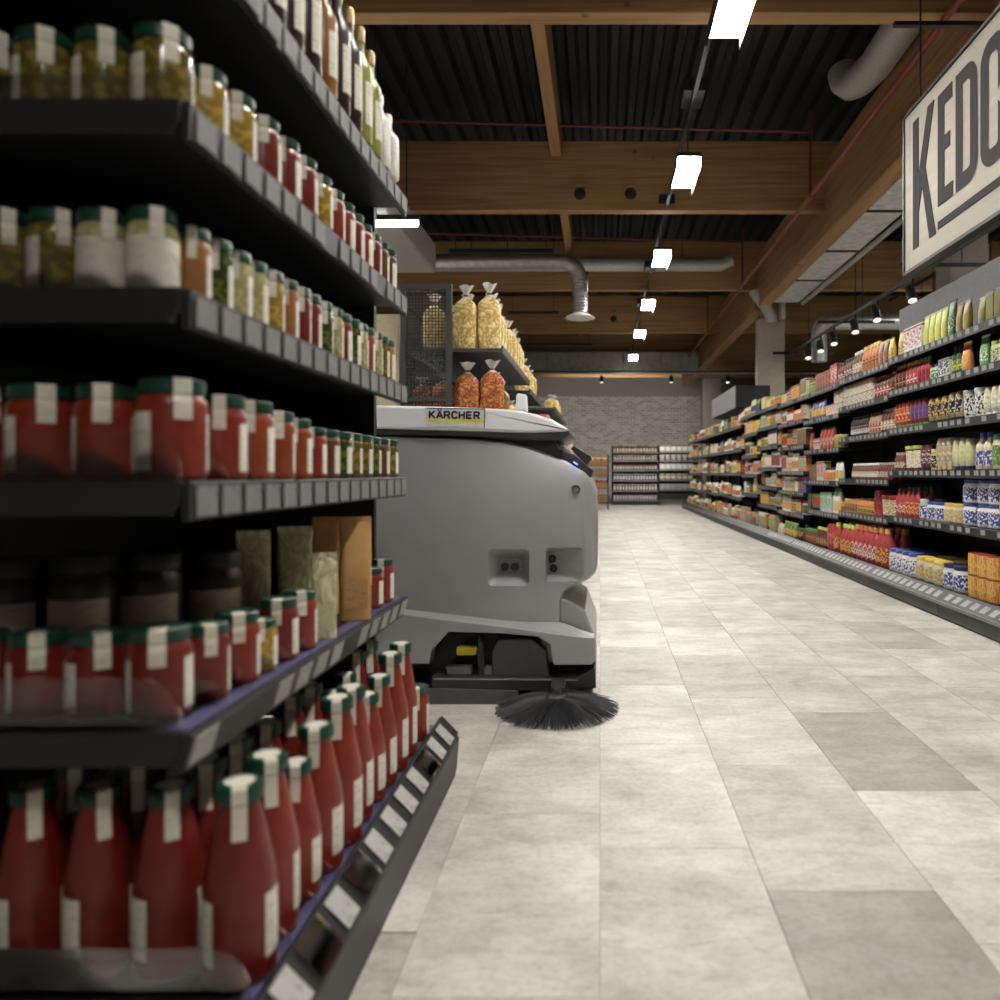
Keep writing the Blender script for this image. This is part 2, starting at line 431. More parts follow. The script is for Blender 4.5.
# sprinkler pipes
def pipe(name, path, r, mat, label, cat='pipe', group=None, seg=8, hang=()):
    o = obj(name, MB().tube(path, r, seg).mesh(name, mat, 60))
    z0 = max(p[2] for p in path)
    for hx, hy in hang: obj('hanger', MB().box(hx-.008, hx+.008, hy-.008, hy+.008, z0-.05, 5.95).mesh('hanger', DARK), o)
    return tag(o, label, cat, group)
t = thing('sprinkler_pipe', 'long red sprinkler pipe running along the timber girder', 'pipe', (2.73, 8, 4.588))
child_world(obj('main_pipe', MB().tube([(2.73, -3, 4.588), (2.73, 24.3, 4.588)], .028, 10).mesh('main_pipe', RED, 60)), t, (2.73, 8, 4.588))
for y in (5.9, 10.3, 15.2, 20.1):
    child_world(obj('riser', MB().tube([(2.73, y, 4.588), (2.73, y, 5.7)], .02, 8).mesh('riser', RED, 60)), t, (2.73, 8, 4.588))
    child_world(obj('fitting', MB().tube([(2.73, y-.07, 4.588), (2.73, y+.07, 4.588)], .042, 10).mesh('fitting', RED, 60)), t, (2.73, 8, 4.588))
for i, (y, za, zb) in enumerate([(5.9, 5.78, 5.72), (10.3, 5.62, 5.42), (15.2, 5.62, 5.42), (20.1, 5.62, 5.45)]):
    pipe('sprinkler_branch', [(-6.9, y, za+.06), (2.705, y, zb)], .018, RED, 'thin red sprinkler branch crossing under the roof deck by the %s beam' % ORD[i+0], 'pipe', 'sprinkler branches')

# ducts
t = thing('round_duct', 'grey galvanised round duct with elbow and flared outlet above the aisle', 'duct', (-.30, 12, 3.33))
R = .115
arc = [(-.30-.28+.28*math.sin(a), 12, 4.19-.28+.28*math.cos(a)) for a in [i*PI/2/8 for i in range(9)]]
child_world(obj('elbow', MB().tube([(-3.2, 12, 4.19), (-1.2, 12, 4.19)]+arc, R, 18).mesh('elbow', GALV, 40)), t, (-.30, 12, 3.33))
spir = MB(); prof = []
n = 22
for i in range(n+1):
    z = 3.40+(3.91-3.40)*i/n
    prof.append((R*(1.05 if i % 2 else .98), z))
spir.lathe(prof, 18, cx=-.30, cy=12)
child_world(obj('flexible_drop', spir.mesh('flexible_drop', GALV, 20)), t, (-.30, 12, 3.33))
child_world(obj('outlet_disc', MB().lathe([(0, 3.33), (.215, 3.33), (.23, 3.345), (.20, 3.37), (.12, 3.41), (0, 3.41)], 24, cx=-.30, cy=12).mesh('outlet_disc', plain('disc_white', (.7, .69, .66), .5), 40)), t, (-.30, 12, 3.33))
for xx in (-2.6, -1.4):
    child_world(obj('hanger', MB().box(xx-.008, xx+.008, 11.99, 12.01, 4.2, 5.92).mesh('hanger', DARK)), t, (-.30, 12, 3.33))
pipe('straight_duct', [(-3.2, 15.45, 5.05), (2.35, 15.45, 5.05), (2.55, 15.45, 5.15)], .13, plain('pale_duct', (.5, .5, .48), .4, .3), 'long pale round duct lying across in front of the third beam', 'duct', None, 16, hang=[(-2.5, 15.45), (-.9, 15.45), (1.6, 15.45)])
pipe('upper_duct', [(2.80, 9.15, 5.62), (2.81, 9.10, 5.50), (2.84, 8.98, 5.40), (2.86, 8.75, 5.33), (2.90, 8.4, 5.30), (2.90, 6.5, 5.30)], .175, plain('cream_duct', (.46, .44, .41), .5, .2), 'big pale round duct with upturned end above the girder', 'duct', None, 18)
pipe('drop_duct', [(3.70, 6.0, 5.7), (3.66, 6.0, 5.45), (3.60, 6.0, 5.2), (3.60, 6.0, 4.67)], .21, plain('cream_duct', (.46, .44, .41), .5, .2), 'pale duct bend above the black and cream sign', 'duct', None, 18)
arc = [(3.95+.2-.2*math.cos(a), 14.3, 3.52+.2*math.sin(a)) for a in [i*PI/2/6 for i in range(7)]]
pipe('side_duct', [(3.95, 14.3, 3.0), (3.95, 14.3, 3.4)]+arc+[(6.8, 14.3, 3.72)], .14, GALV, 'galvanised round duct with bend behind the taupe column', 'duct', None, 16, hang=[(4.6, 14.3), (6.0, 14.3)])
# rectangular galvanised duct before the back wall, made of sections
t = thing('rectangular_duct', 'wide rectangular galvanised duct crossing in front of the brick wall', 'duct', (1.0, 24.8, 4.15))
GALV2 = plain('duct_sheet', (.30, .285, .26), .45, .5, .2, 5)
for j in range(5):
    x0 = -2.83+j*1.18
    child_world(obj('duct_section', MB().box(x0+.01, x0+1.17, 24.6, 25.2, 4.18, 4.76, ch=.01).mesh('duct_section', GALV2)), t, (1.0, 24.8, 4.15))
child_world(obj('track', MB().box(-6.0, 8.9, 24.5, 24.56, 4.10, 4.15).mesh('track', DARK)), t, (1.0, 24.8, 4.15))
child_world(obj('track_edge', MB().box(-6.0, 8.9, 24.48, 24.58, 4.06, 4.10).mesh('track_edge', plain('track_alu', (.45, .42, .38), .4))), t, (1.0, 24.8, 4.15))
t = obj('ceiling_vent', MB().box(-3.6, -2.15, 8.0, 10.4, 3.62, 4.0, ch=.02).mesh('ceiling_vent', plain('vent_grey', (.33, .32, .30), .6)))
tag(t, 'grey boxed air duct hanging behind the top of the jar shelving', 'duct')
t = thing('led_tube', 'bright LED tube hanging behind the top of the jar shelving', 'lamp', (-2.0, 7.8, 3.45))
emit('tube_glow', (1, .97, .92), 40)
child_world(obj('tube', MB().tube([(-2.30, 7.8, 3.45), (-1.79, 7.8, 3.45)], .028, 10).mesh('tube', MATS['tube_glow'], 60)), t, (-2.0, 7.8, 3.45))
child_world(obj('fitting', MB().box(-2.32, -1.77, 7.77, 7.83, 3.48, 3.53).mesh('fitting', DARK)), t, (-2.0, 7.8, 3.45))
for xx in (-2.2, -1.9):
    child_world(obj('hanger', MB().box(xx-.006, xx+.006, 7.794, 7.806, 3.53, 5.93).mesh('hanger', DARK)), t, (-2.0, 7.8, 3.45))
# slots under beams (dark slits)
for i, (xa, xb, y, z) in enumerate([(-2.4, -.75, 12.6, 4.5), (-2.0, -.9, 17.2, 4.45), (-2.4, -.2, 21.3, 4.42)]):
    tag(obj('slot_diffuser', MB().box(xa, xb, y, y+.06, z, z+.06).box(xa+.1, xa+.11, y+.02, y+.03, z+.06, 5.95).box(xb-.11, xb-.1, y+.02, y+.03, z+.06, 5.95).mesh('slot_diffuser', DARK)),
        'thin dark slot bar hung across between beams, %s one' % ['nearest', 'middle', 'farthest'][i], 'rail', 'slot bars')

# track with black spots beyond the grey panel
t = thing('spot_track', 'black spotlight track hanging above the far side of the shelving', 'rail', (3.7, 11, 3.32))
child_world(obj('track', MB().box(3.68, 3.72, 5.2, 16.5, 3.30, 3.34).mesh('track', DARK)), t, (3.7, 11, 3.32))
for yy in (5.6, 9.0, 12.4, 15.6):
    child_world(obj('cross_bar', MB().box(3.4, 4.6, yy-.02, yy+.02, 3.34, 3.38).mesh('cross_bar', DARK)), t, (3.7, 11, 3.32))
    child_world(obj('hanger', MB().box(4.095, 4.105, yy-.005, yy+.005, 3.38, 5.95).mesh('hanger', DARK)), t, (3.7, 11, 3.32))
emit('spot_glow', (1, .93, .82), 1.1)
def spot(x, y, z, rz, tilt, label, group, power=0, target=None):
    t = thing('track_spotlight', label, 'spotlight', (x, y, z), group)
    can = obj('lamp_can', MB().lathe([(.055, 0), (.058, .01), (.058, .19), (.05, .2), (0, .2)], 16).mesh('lamp_can', DARK, 40), t, (0, 0, -.26))
    can.rotation_euler = (tilt, 0, rz)
    obj('lens', MB().lathe([(0, -.002), (.05, -.002), (.05, .004), (0, .004)], 16).mesh('lens', MATS['spot_glow']), can)
    obj('stem', MB().box(-.012, .012, -.012, .012, -.10, 0).mesh('stem', DARK), t)
    if power:
        l = bpy.data.lights.new('spot_beam', 'SPOT'); l.energy = power; l.spot_size = math.radians(62); l.spot_blend = .8; l.color = (1, .94, .85)
        l.shadow_soft_size = .05
        lo = bpy.data.objects.new('spot_beam', l); COL.objects.link(lo); lo.location = (x, y, z-.3)
        d = Vector(target)-Vector(lo.location); lo.rotation_euler = d.to_track_quat('-Z', 'Y').to_euler()
    return t
for i, y in enumerate([9.4, 10.6, 11.5, 12.55, 13.3, 14.1]):
    spot(3.7, y, 3.30, 0, -.45, 'black spotlight hanging from the track beyond the grey panel, %s from the sign' % ORD[i], 'spotlights beyond the grey panel')
for i, (x, y) in enumerate([(.05, 24.53), (2.2, 24.53), (3.95, 24.53)]):
    spot(x, y, 4.06, 0, -.2, 'black spotlight under the rectangular duct, ' + ['above the robot', 'above the black gondola', 'beside the pale pillar'][i], 'spotlights under the rectangular duct', [1700, 900, 160][i], (x-[0, 1.6, 2.2][i], 36, 2.8))

# ================================================================== SIGN
SX = 2.2
ply = wood('sign_ply', (.33, .297, .24), (.295, .265, .21), 'Y', .6, .8)
INK = plain('sign_ink', (.012, .010, .013), .85)
t = thing('hanging_sign', 'cream plywood sign with big black letters KEDC and an underline', 'sign', (SX, 4.95, 2.42))
L0 = (SX, 4.95, 2.42)
Y0, Y1, Z0, Z1 = 4.12, 5.745, 2.42, 3.57
child_world(obj('board', MB().box(SX, SX+.04, Y0+.02, Y1-.02, Z0+.02, Z1-.02).mesh('board', ply)), t, L0)
fr = MB(); e = .022
fr.box(SX-.012, SX+.05, Y0, Y1, Z0, Z0+e).box(SX-.012, SX+.05, Y0, Y1, Z1-e, Z1).box(SX-.012, SX+.05, Y0, Y0+e, Z0, Z1).box(SX-.012, SX+.05, Y1-e, Y1, Z0, Z1)
child_world(obj('frame', fr.mesh('frame', BLACK)), t, L0)
for yy in (4.4, 5.5):
    child_world(obj('hanger', MB().box(SX+.015, SX+.025, yy-.005, yy+.005, Z1, 5.95).mesh('hanger', DARK)), t, L0)
child_world(obj('top_bar', MB().box(SX-.12, SX+.85, 5.60, 5.64, 4.16, 4.19).mesh('top_bar', DARK)), t, L0)
def letter(polys, name='letter'):
    m = MB()
    for pl in polys:      # (u,v) u towards the viewer = -Y
        n = len(pl); vs = [(SX-.004, y, z) for y, z in pl]+[(SX, y, z) for y, z in pl]
        m.add(vs, [list(range(n)), list(range(n, 2*n))[::-1]]+[(i, i+n, (i+1) % n+n, (i+1) % n) for i in range(n)])
    child_world(obj(name, m.mesh(name, INK)), t, L0)
kb, kt = 2.565, 3.457
letter([[(5.575, kb), (5.575, kt), (5.478, kt), (5.478, 3.06), (5.325, kt), (5.222, kt), (5.362, 3.07), (5.195, kb), (5.298, kb), (5.415, 2.95), (5.478, 2.80), (5.478, kb)]])
eb, et = 2.73, 3.447
letter([[(5.165, eb), (5.165, et), (4.955, et), (4.955, et-.095), (5.07, et-.095), (5.07, 3.155), (4.985, 3.155), (4.985, 3.06), (5.07, 3.06), (5.07, eb+.095), (4.945, eb+.095), (4.945, eb)]])
def bowl(yl, yr, open_right):
    """outer and inner rounded outline as quads strips"""
    w_ = .095; rc = .13; out = []; inn = []
    def path(l, r_, b, tp, rad, corners):
        pts = []
        for (cy, cz, a0) in [(r_+rad, tp-rad, 90), (r_+rad, b+rad, 0)]:
            pass
        return pts
    return None
def ring_letter(yl, yr, closed_left_square, gap):
    w_ = .093; seg = 6; m = MB()
    def outline(inset):
        l, r_, b, tp = yl-inset, yr+inset, eb+inset, et-inset
        rad = max(.03, .125-inset)
        pts = []
        # start top-left, go clockwise seen from the aisle (u to the near side)
        def corner(cu, cz, a0, sq, q):
            if sq: return [q]
            return [(cu-rad*math.cos(math.radians(a0-90*i/seg)), cz+rad*math.sin(math.radians(a0-90*i/seg))) for i in range(seg+1)]
        pts += corner(l-rad, tp-rad, 180-180, closed_left_square, (l, tp)) if closed_left_square else [(l-rad+rad*math.cos(math.radians(a)), tp-rad+rad*math.sin(math.radians(a))) for a in [90*i/seg for i in range(seg+1)]]
        if closed_left_square: pts = [(l, tp)]*(seg+1)
        top_right = [(r_+rad-rad*math.sin(math.radians(90*i/seg)), tp-rad+rad*math.cos(math.radians(90*i/seg))) for i in range(seg+1)]
        bot_right = [(r_+rad-rad*math.cos(math.radians(90*i/seg)), b+rad-rad*math.sin(math.radians(90*i/seg))) for i in range(seg+1)]
        bot_left = [(l-rad+rad*math.sin(math.radians(90*i/seg)), b+rad-rad*math.cos(math.radians(90*i/seg))) for i in range(seg+1)]
        if closed_left_square: bot_left = [(l, b)]*(seg+1)
        return pts, top_right, bot_right, bot_left
    o_, i_ = outline(0), outline(w_)
    lo = o_[0] + o_[1] + o_[2] + o_[3]; li = i_[0] + i_[1] + i_[2] + i_[3]
    if not closed_left_square:
        # left corner runs from the side up to the top
        pass
    n = len(lo)
    vs = [(SX-.004, y, z) for y, z in lo]+[(SX-.004, y, z) for y, z in li]
    fs = []
    for k in range(n):
        k2 = (k+1) % n
        if gap and k == 2*(seg+1)-1: continue
        fs.append((k, k2, k2+n, k+n))
    m.add(vs, fs)
    child_world(obj('letter', m.mesh('letter', INK)), t, L0)
ring_letter(4.905, 4.62, True, False)
# C: side of round letter towards the frame edge stays open in the middle
def letter_c(yl, yr):
    w_ = .093; m = MB(); seg = 8
    def half(inset):
        l, r_, b, tp = yl-inset, yr+inset, eb+inset, et-inset
        rad = max(.03, .125-inset); pts = [(r_, tp-.24+inset*0)]
        pts += [(r_+rad-rad*math.cos(math.radians(90*i/seg)), tp-rad+rad*math.sin(math.radians(90*i/seg))) for i in range(seg+1)]
        pts += [(l-rad+rad*math.sin(math.radians(90*i/seg)), tp-rad+rad*math.cos(math.radians(90*i/seg))) for i in range(seg+1)]
        pts += [(l-rad+rad*math.cos(math.radians(90*i/seg)), b+rad-rad*math.sin(math.radians(90*i/seg))) for i in range(seg+1)]
        pts += [(r_+rad-rad*math.sin(math.radians(90*i/seg)), b+rad-rad*math.cos(math.radians(90*i/seg))) for i in range(seg+1)]
        pts.append((r_, b+.24)); return pts
    a, b_ = half(0), half(w_); n = len(a)
    m.add([(SX-.004, y, z) for y, z in a]+[(SX-.004, y, z) for y, z in b_], [(k, k+1, k+1+n, k+n) for k in range(n-1)])
    child_world(obj('letter', m.mesh('letter', INK)), t, L0)
letter_c(4.585, 4.29)
letter([[(5.165, 2.583), (5.165, 2.632), (4.20, 2.632), (4.20, 2.583)]], 'underline')

# ================================================================== LEFT JAR SHELVING
LG = (-.95, 1.93, 0)
SHF = -.638; YN, YF = 1.237, 2.625; BX = -1.32
t = thing('jar_shelving', 'black end-of-aisle shelving full of green-lidded jars and red bottles', 'shelving', LG)
jar_rack = t
child_world(obj('back_panel', MB().box(BX-.03, BX, YN+.03, YF, 0, 2.45).mesh('back_panel', BLACK)), t, LG)
child_world(obj('end_panel', MB().box(BX, -.745, YF-.005, YF+.02, .2, 2.02).mesh('end_panel', BLACK)), t, LG)
for yy in (YN+.02, YF-.05):
    child_world(obj('upright', MB().box(BX-.06, BX-.03, yy, yy+.05, 0, 2.45).mesh('upright', BLACK)), t, LG)
SHZ = [1.905, 1.578, 1.285, .984, .592]
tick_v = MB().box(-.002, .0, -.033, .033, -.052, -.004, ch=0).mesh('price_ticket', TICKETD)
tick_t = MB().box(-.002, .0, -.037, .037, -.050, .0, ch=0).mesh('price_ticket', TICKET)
def guard_mesh(w_, h):
    """clear acrylic guard with a rounded shoulder, in the XZ plane, base at z=0"""
    pts = [(0, 0), (w_, 0)]
    for i in range(9):
        a = PI/2*i/8
        pts.append((w_-.07+.07*math.cos(a), h-.06+.06*math.sin(a)))
    pts += [(0, h)]
    return MB().prism_y(pts, 0, .0025)
DIVS = []
for si, z in enumerate(SHZ):
    low = si == 4
    s = child_world(obj('shelf_board', MB().box(BX, SHF-.012, YN+.006, YF, z-.028, z-.002).mesh('shelf_board', BLACK)), t, LG)
    def sub(o): 
        o.parent = s; o.matrix_parent_inverse = Matrix.Translation(-Vector(LG)) if False else Matrix.Identity(4)
        return o
    # lip facing the aisle
    if low:
        prof = [(SHF-.03, z-.03), (SHF-.012, z), (SHF, z+.001), (SHF+.004, z-.006), (SHF-.012, z-.062), (SHF-.022, z-.062)]
    else:
        prof = [(SHF-.014, z-.03), (SHF-.014, z), (SHF-.002, z+.002), (SHF, z), (SHF-.002, z-.058), (SHF-.012, z-.06)]
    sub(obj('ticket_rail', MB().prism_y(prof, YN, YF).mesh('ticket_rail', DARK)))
    sub(obj('edge_strip', MB().box(SHF-.05, SHF-.013, YN+.02, YF, z-.002, z+.001).mesh('edge_strip', VIOLET)))
    sub(obj('end_lip', MB().prism_y([(BX, z-.05), (SHF-.03, z-.05), (SHF-.014, z-.03), (SHF-.014, z+.004), (BX, z+.004)], YN-.006, YN+.006, ch=.002).mesh('end_lip', DARK)))
    # tickets
    n = 16 if not low else 13
    rr = random.Random(si)
    for k in range(n):
        if low and k in (1, 2, 7): continue
        if si == 1 and k in (7, 12): continue
        yy = YN+.05+(YF-YN-.09)*k/(n-1)
        tk = obj('price_ticket', tick_v if not low else tick_t)
        if low:
            tk.location = (SHF+.0045, yy, z-.007); tk.rotation_euler = (0, .28, 0)
        else:
            tk.location = (SHF+.002, yy, z-.001)
        sub(tk)
    if si in (3, 4, 1, 2):
        h = .085 if si != 1 else .05
        g = obj('acrylic_guard', guard_mesh(.62, h).mesh('acrylic_guard', ACRYL)); g.location = (BX+.04, YN+.012, z); sub(g)
    DIVS.append((si, s, z))
# bottom tray with sloped ticket front
zb = .165
s = child_world(obj('base_tray', MB().box(BX, -.53, YN-.02, YF, zb-.03, zb-.002).mesh('base_tray', BLACK)), t, LG)
def subb(o): o.parent = s; return o
subb(obj('plinth', MB().box(BX, -.486, YN-.02, YF, 0.02, zb-.03).mesh('plinth', GREYK)))
subb(obj('kick_strip', MB().box(BX, -.478, YN-.03, YF+.005, 0, .02).mesh('kick_strip', BLACK)))
subb(obj('front_face', MB().prism_y([(-.488, .02), (-.474, .02), (-.466, .125), (-.474, .137), (-.488, .13)], YN-.03, YF).mesh('front_face', GREYK)))
subb(obj('sloped_rail', MB().prism_y([(-.474, .134), (-.468, .142), (-.522, .197), (-.532, .192), (-.532, .13)], YN-.03, YF).mesh('sloped_rail', DARK)))
subb(obj('edge_strip', MB().box(-.57, -.533, YN, YF, zb-.002, zb+.002).mesh('edge_strip', VIOLET)))
subb(obj('end_lip', MB().prism_y([(BX, zb-.05), (-.535, zb-.05), (-.52, zb-.03), (-.52, zb+.03), (BX, zb+.03)], YN-.03, YN-.018, ch=.002).mesh('end_lip', DARK)))
slope_t = MB().box(-.033, .033, -.034, .034, 0, .002).mesh('price_ticket', TICKET)
slope_c = MB().box(-.036, .036, -.055, .055, .003, .005).mesh('clear_pocket', ACRYL)
for k in range(11):
    yy = YN+.03+k*.125
    for nm, me, dz in (('price_ticket', slope_t, .001), ('clear_pocket', slope_c, .001)):
        if (nm == 'price_ticket') == (k in (1, 3, 8)): continue
        o = obj(nm, me); o.location = (-.4935+dz, yy, .170+dz); o.rotation_euler = (0, PI/4, 0); subb(o)
g = obj('acrylic_guard', guard_mesh(.76, .075).mesh('acrylic_guard', ACRYL)); g.location = (BX+.02, YN-.016, zb+.028); subb(g)
DIVS.append((5, s, zb))

# ------------------------------------------------------------------ left products
MC = {}
def cached(key, fn):
    if key not in MC: MC[key] = fn()
    return MC[key]
def content(name, col, chunks=None):
    if chunks: return printed('content_'+name, col, chunks, None, 60, .18)
    return plain('content_'+name, col, .34, 0, .18, 25, coat=.0)
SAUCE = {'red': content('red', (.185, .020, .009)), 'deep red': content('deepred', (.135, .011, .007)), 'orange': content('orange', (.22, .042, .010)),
         'olive': content('olive', (.20, .15, .03), (.09, .07, .015)), 'yellow': content('yellow', (.42, .28, .05), (.25, .16, .03)),
         'brown': content('brown', (.10, .035, .012)), 'green': content('greenp', (.10, .12, .02), (.03, .045, .01)),
         'pale': content('pale', (.42, .38, .20), (.30, .26, .12)), 'dark': content('dark', (.03, .014, .01)),
         'amber': content('amber', (.26, .11, .03)), 'white': content('white', (.62, .60, .55)), 'lime': content('lime', (.26, .27, .05))}
def glass_jar(name, r, h, col, label, cat, loc, rz, group, lid=GREENLID, big_label=False, strip=True, paper=PAPER):
    k = ('gj', r, h, big_label)
    prof = [(r*.86, 0), (r*.97, h*.02), (r, h*.06), (r, h*.74), (r*.96, h*.80), (r*.84, h*.845), (r*.82, h*.87)]
    lidp = [(r*.86, h*.855), (r*.93, h*.865), (r*.93, h*.985), (r*.88, h), (0, h)]
    body = cached(k+('b', col), lambda: MB().lathe(prof, 22).mesh('jar_body', SAUCE[col], 50))
    lidm = cached(k+('l', lid.name), lambda: MB().lathe(lidp, 22).mesh('lid', lid, 40))
    o = obj(name, body, None, loc, rz); tag(o, label, cat, group)
    obj('lid', lidm, o)
    gap = math.radians(50 if not big_label else 30)
    a0 = -PI/2+gap; a1 = 1.5*PI-gap
    if big_label: a0, a1 = -PI/2-math.radians(88), -PI/2+math.radians(88)
    obj('label', cached(k+('p', paper.name), lambda: MB().lathe([(r*1.008, h*.10), (r*1.012, h*.11), (r*1.012, h*.66), (r*1.008, h*.67)], 18, a0=a0, a1=a1).mesh('label', paper, 60)), o)
    if strip:
        sw = r*.26
        def st():
            m = MB(); q = r*.945; y = -r*1.015
            pl = [(-q*.2, h*1.004), (-q, h*1.004), (-q*1.03, h*.985), (-q*1.03, h*.86), (-r*.93, h*.835), (y, h*.77), (y, h*.60)]
            vs = []
            for yy, zz in pl: vs += [(-sw, yy, zz), (sw, yy, zz)]
            m.add(vs, [(2*i, 2*i+1, 2*i+3, 2*i+2) for i in range(len(pl)-1)])
            return m.mesh('seal_strip', STRIP)
        obj('seal_strip', cached(k+('s',), st), o)
    return o
def passata(name, r, h, col, label, cat, loc, rz, group):
    k = ('pb', r, h)
    prof = [(r*.88, 0), (r*.98, h*.012), (r, h*.04), (r, h*.46), (r*.97, h*.53), (r*.62, h*.84), (r*.54, h*.90), (r*.53, h*.93)]
    lidp = [(r*.56, h*.915), (r*.66, h*.92), (r*.66, h*.99), (r*.62, h), (0, h)]
    o = obj(name, cached(k+('b', col), lambda: MB().lathe(prof, 24).mesh('bottle_body', SAUCE[col], 50)), None, loc, rz); tag(o, label, cat, group)
    obj('lid', cached(k+('l',), lambda: MB().lathe(lidp, 22).mesh('lid', GREENLID, 40)), o)
    a0 = -PI/2+math.radians(42); a1 = 1.5*PI-math.radians(42)
    obj('label', cached(k+('p',), lambda: MB().lathe([(r*1.008, h*.12), (r*1.012, h*.125), (r*1.012, h*.44), (r*1.008, h*.445)], 18, a0=a0, a1=a1).mesh('label', PAPER, 60)), o)
    def st():
        m = MB(); sw = r*.20
        pl = [(r*.2, h*1.003), (-r*.60, h*1.003), (-r*.675, h*.99), (-r*.675, h*.92), (-r*.60, h*.905), (-r*.575, h*.90), (-r*.83, h*.69)]
        pl[-1] = (-(r*.62+(r*.97-r*.62)*(.84-.74)/(.84-.53))*1.03, h*.74)
        pl[-2] = (-r*.66, h*.84)
        vs = []
        for yy, zz in pl: vs += [(-sw, yy, zz), (sw, yy, zz)]
        m.add(vs, [(2*i, 2*i+1, 2*i+3, 2*i+2) for i in range(len(pl)-1)])
        m.lathe([(0, h*1.002), (r*.42, h*1.002), (r*.42, h*1.0035), (0, h*1.004)], 18)
        return m.mesh('seal_strip', STRIP)
    obj('seal_strip', cached(k+('s',), st), o)
    return o
def wine_bottle(name, r, h, col, capm, label, cat, loc, rz, group, paper=PAPER):
    k = ('wb', r, h)
    prof = [(r*.9, 0), (r, h*.02), (r, h*.60), (r*.92, h*.66), (r*.45, h*.76), (r*.38, h*.82), (r*.38, h*.90)]
    o = obj(name, cached(k+('b', col), lambda: MB().lathe(prof, 20).mesh('bottle_body', SAUCE[col], 50)), None, loc, rz); tag(o, label, cat, group)
    obj('cap', cached(k+('c', capm.name), lambda: MB().lathe([(r*.40, h*.86), (r*.44, h*.865), (r*.44, h*.985), (r*.4, h), (0, h)], 18).mesh('cap', capm, 40)), o)
    obj('label', cached(k+('p', paper.name), lambda: MB().lathe([(r*1.01, h*.14), (r*1.012, h*.145), (r*1.012, h*.50), (r*1.01, h*.505)], 14, a0=-PI/2+.6, a1=PI/2+1.0).mesh('label', paper, 60)), o)
    return o
BRASS = plain('gold_cap', (.35, .24, .09), .35, .4)
WHITEC = plain('white_cap', (.7, .69, .66), .4)

PLACED = {}
def free(key, x, y, r):
    for (a, b, q) in PLACED.get(key, []):
        if (a-x)**2+(b-y)**2 < (q+r+.004)**2: return False
    return True
def put(key, x, y, r): PLACED.setdefault(key, []).append((x, y, r))
SHN = ['top shelf', 'second shelf', 'third shelf', 'fourth shelf', 'fifth shelf', 'bottom tray']
rl = random.Random(11)
# shelf rows: (pixel x, distance, radius, height, content)
R1 = [(45, 1.335, .045, .150, 'olive'), (104, 1.335, .045, .150, 'olive'), (163, 1.335, .047, .155, 'olive')]
R1 += [(x, y, .037, .135, c) for x, y, c in [(206, 1.425, 'yellow'), (236, 1.52, 'yellow'), (262, 1.62, 'deep red'), (283, 1.72, 'deep red'), (301, 1.82, 'deep red'), (317, 1.93, 'yellow'),
      (330, 2.03, 'red'), (341, 2.12, 'red'), (351, 2.21, 'deep red'), (360, 2.30, 'red'), (369, 2.39, 'deep red'), (377, 2.48, 'brown'), (385, 2.56, 'brown')]]
R2 = [(55, 1.335, .0395, .148, 'olive'), (103, 1.335, .0395, .148, 'pale'), (153, 1.335, .0405, .150, 'pale')]
R2 += [(x, y, .0295, .14, c) for x, y, c in [(193, 1.40, 'amber'), (216, 1.475, 'green'), (236, 1.55, 'pale'), (253, 1.625, 'pale'), (270, 1.70, 'yellow'), (285, 1.775, 'amber'), (298, 1.85, 'deep red'),
      (309, 1.92, 'deep red'), (321, 2.0, 'green'), (332, 2.08, 'pale'), (341, 2.15, 'deep red'), (350, 2.22, 'green'), (358, 2.29, 'pale'), (365, 2.36, 'orange'), (373, 2.43, 'pale'), (380, 2.50, 'olive'), (386, 2.57, 'amber')]]
R3 = [(42, 1.335, .051, .158, 'red'), (108, 1.335, .051, .158, 'red'), (172, 1.335, .055, .168, 'red')]
R3 += [(222, 1.45, .042, .152, 'red'), (251, 1.555, .042, .152, 'orange'), (275, 1.66, .040, .140, 'orange'), (294, 1.76, .038, .132, 'orange')]
R3 += [(x, y, .035, .118, c) for x, y, c in [(311, 1.86, 'red'), (325, 1.95, 'brown'), (338, 2.05, 'green'), (349, 2.14, 'olive'), (360, 2.24, 'olive'), (369, 2.33, 'green'), (378, 2.43, 'brown'), (387, 2.54, 'olive')]]
R4 = [(-20, 1.335, .046, .14, 'deep red'), (40, 1.335, .046, .14, 'deep red'), (98, 1.335, .046, .14, 'deep red'), (160, 1.335, .050, .148, 'deep red')]
R4 += [(206, 1.435, .040, .135, 'deep red'), (237, 1.55, .042, .135, 'red'), (262, 1.64, .030, .105, 'yellow'), (279, 1.735, .040, .133, 'deep red'), (299, 1.84, .040, .134, 'red'),
       (371, 2.40, .036, .120, 'red'), (382, 2.50, .036, .135, 'red')]
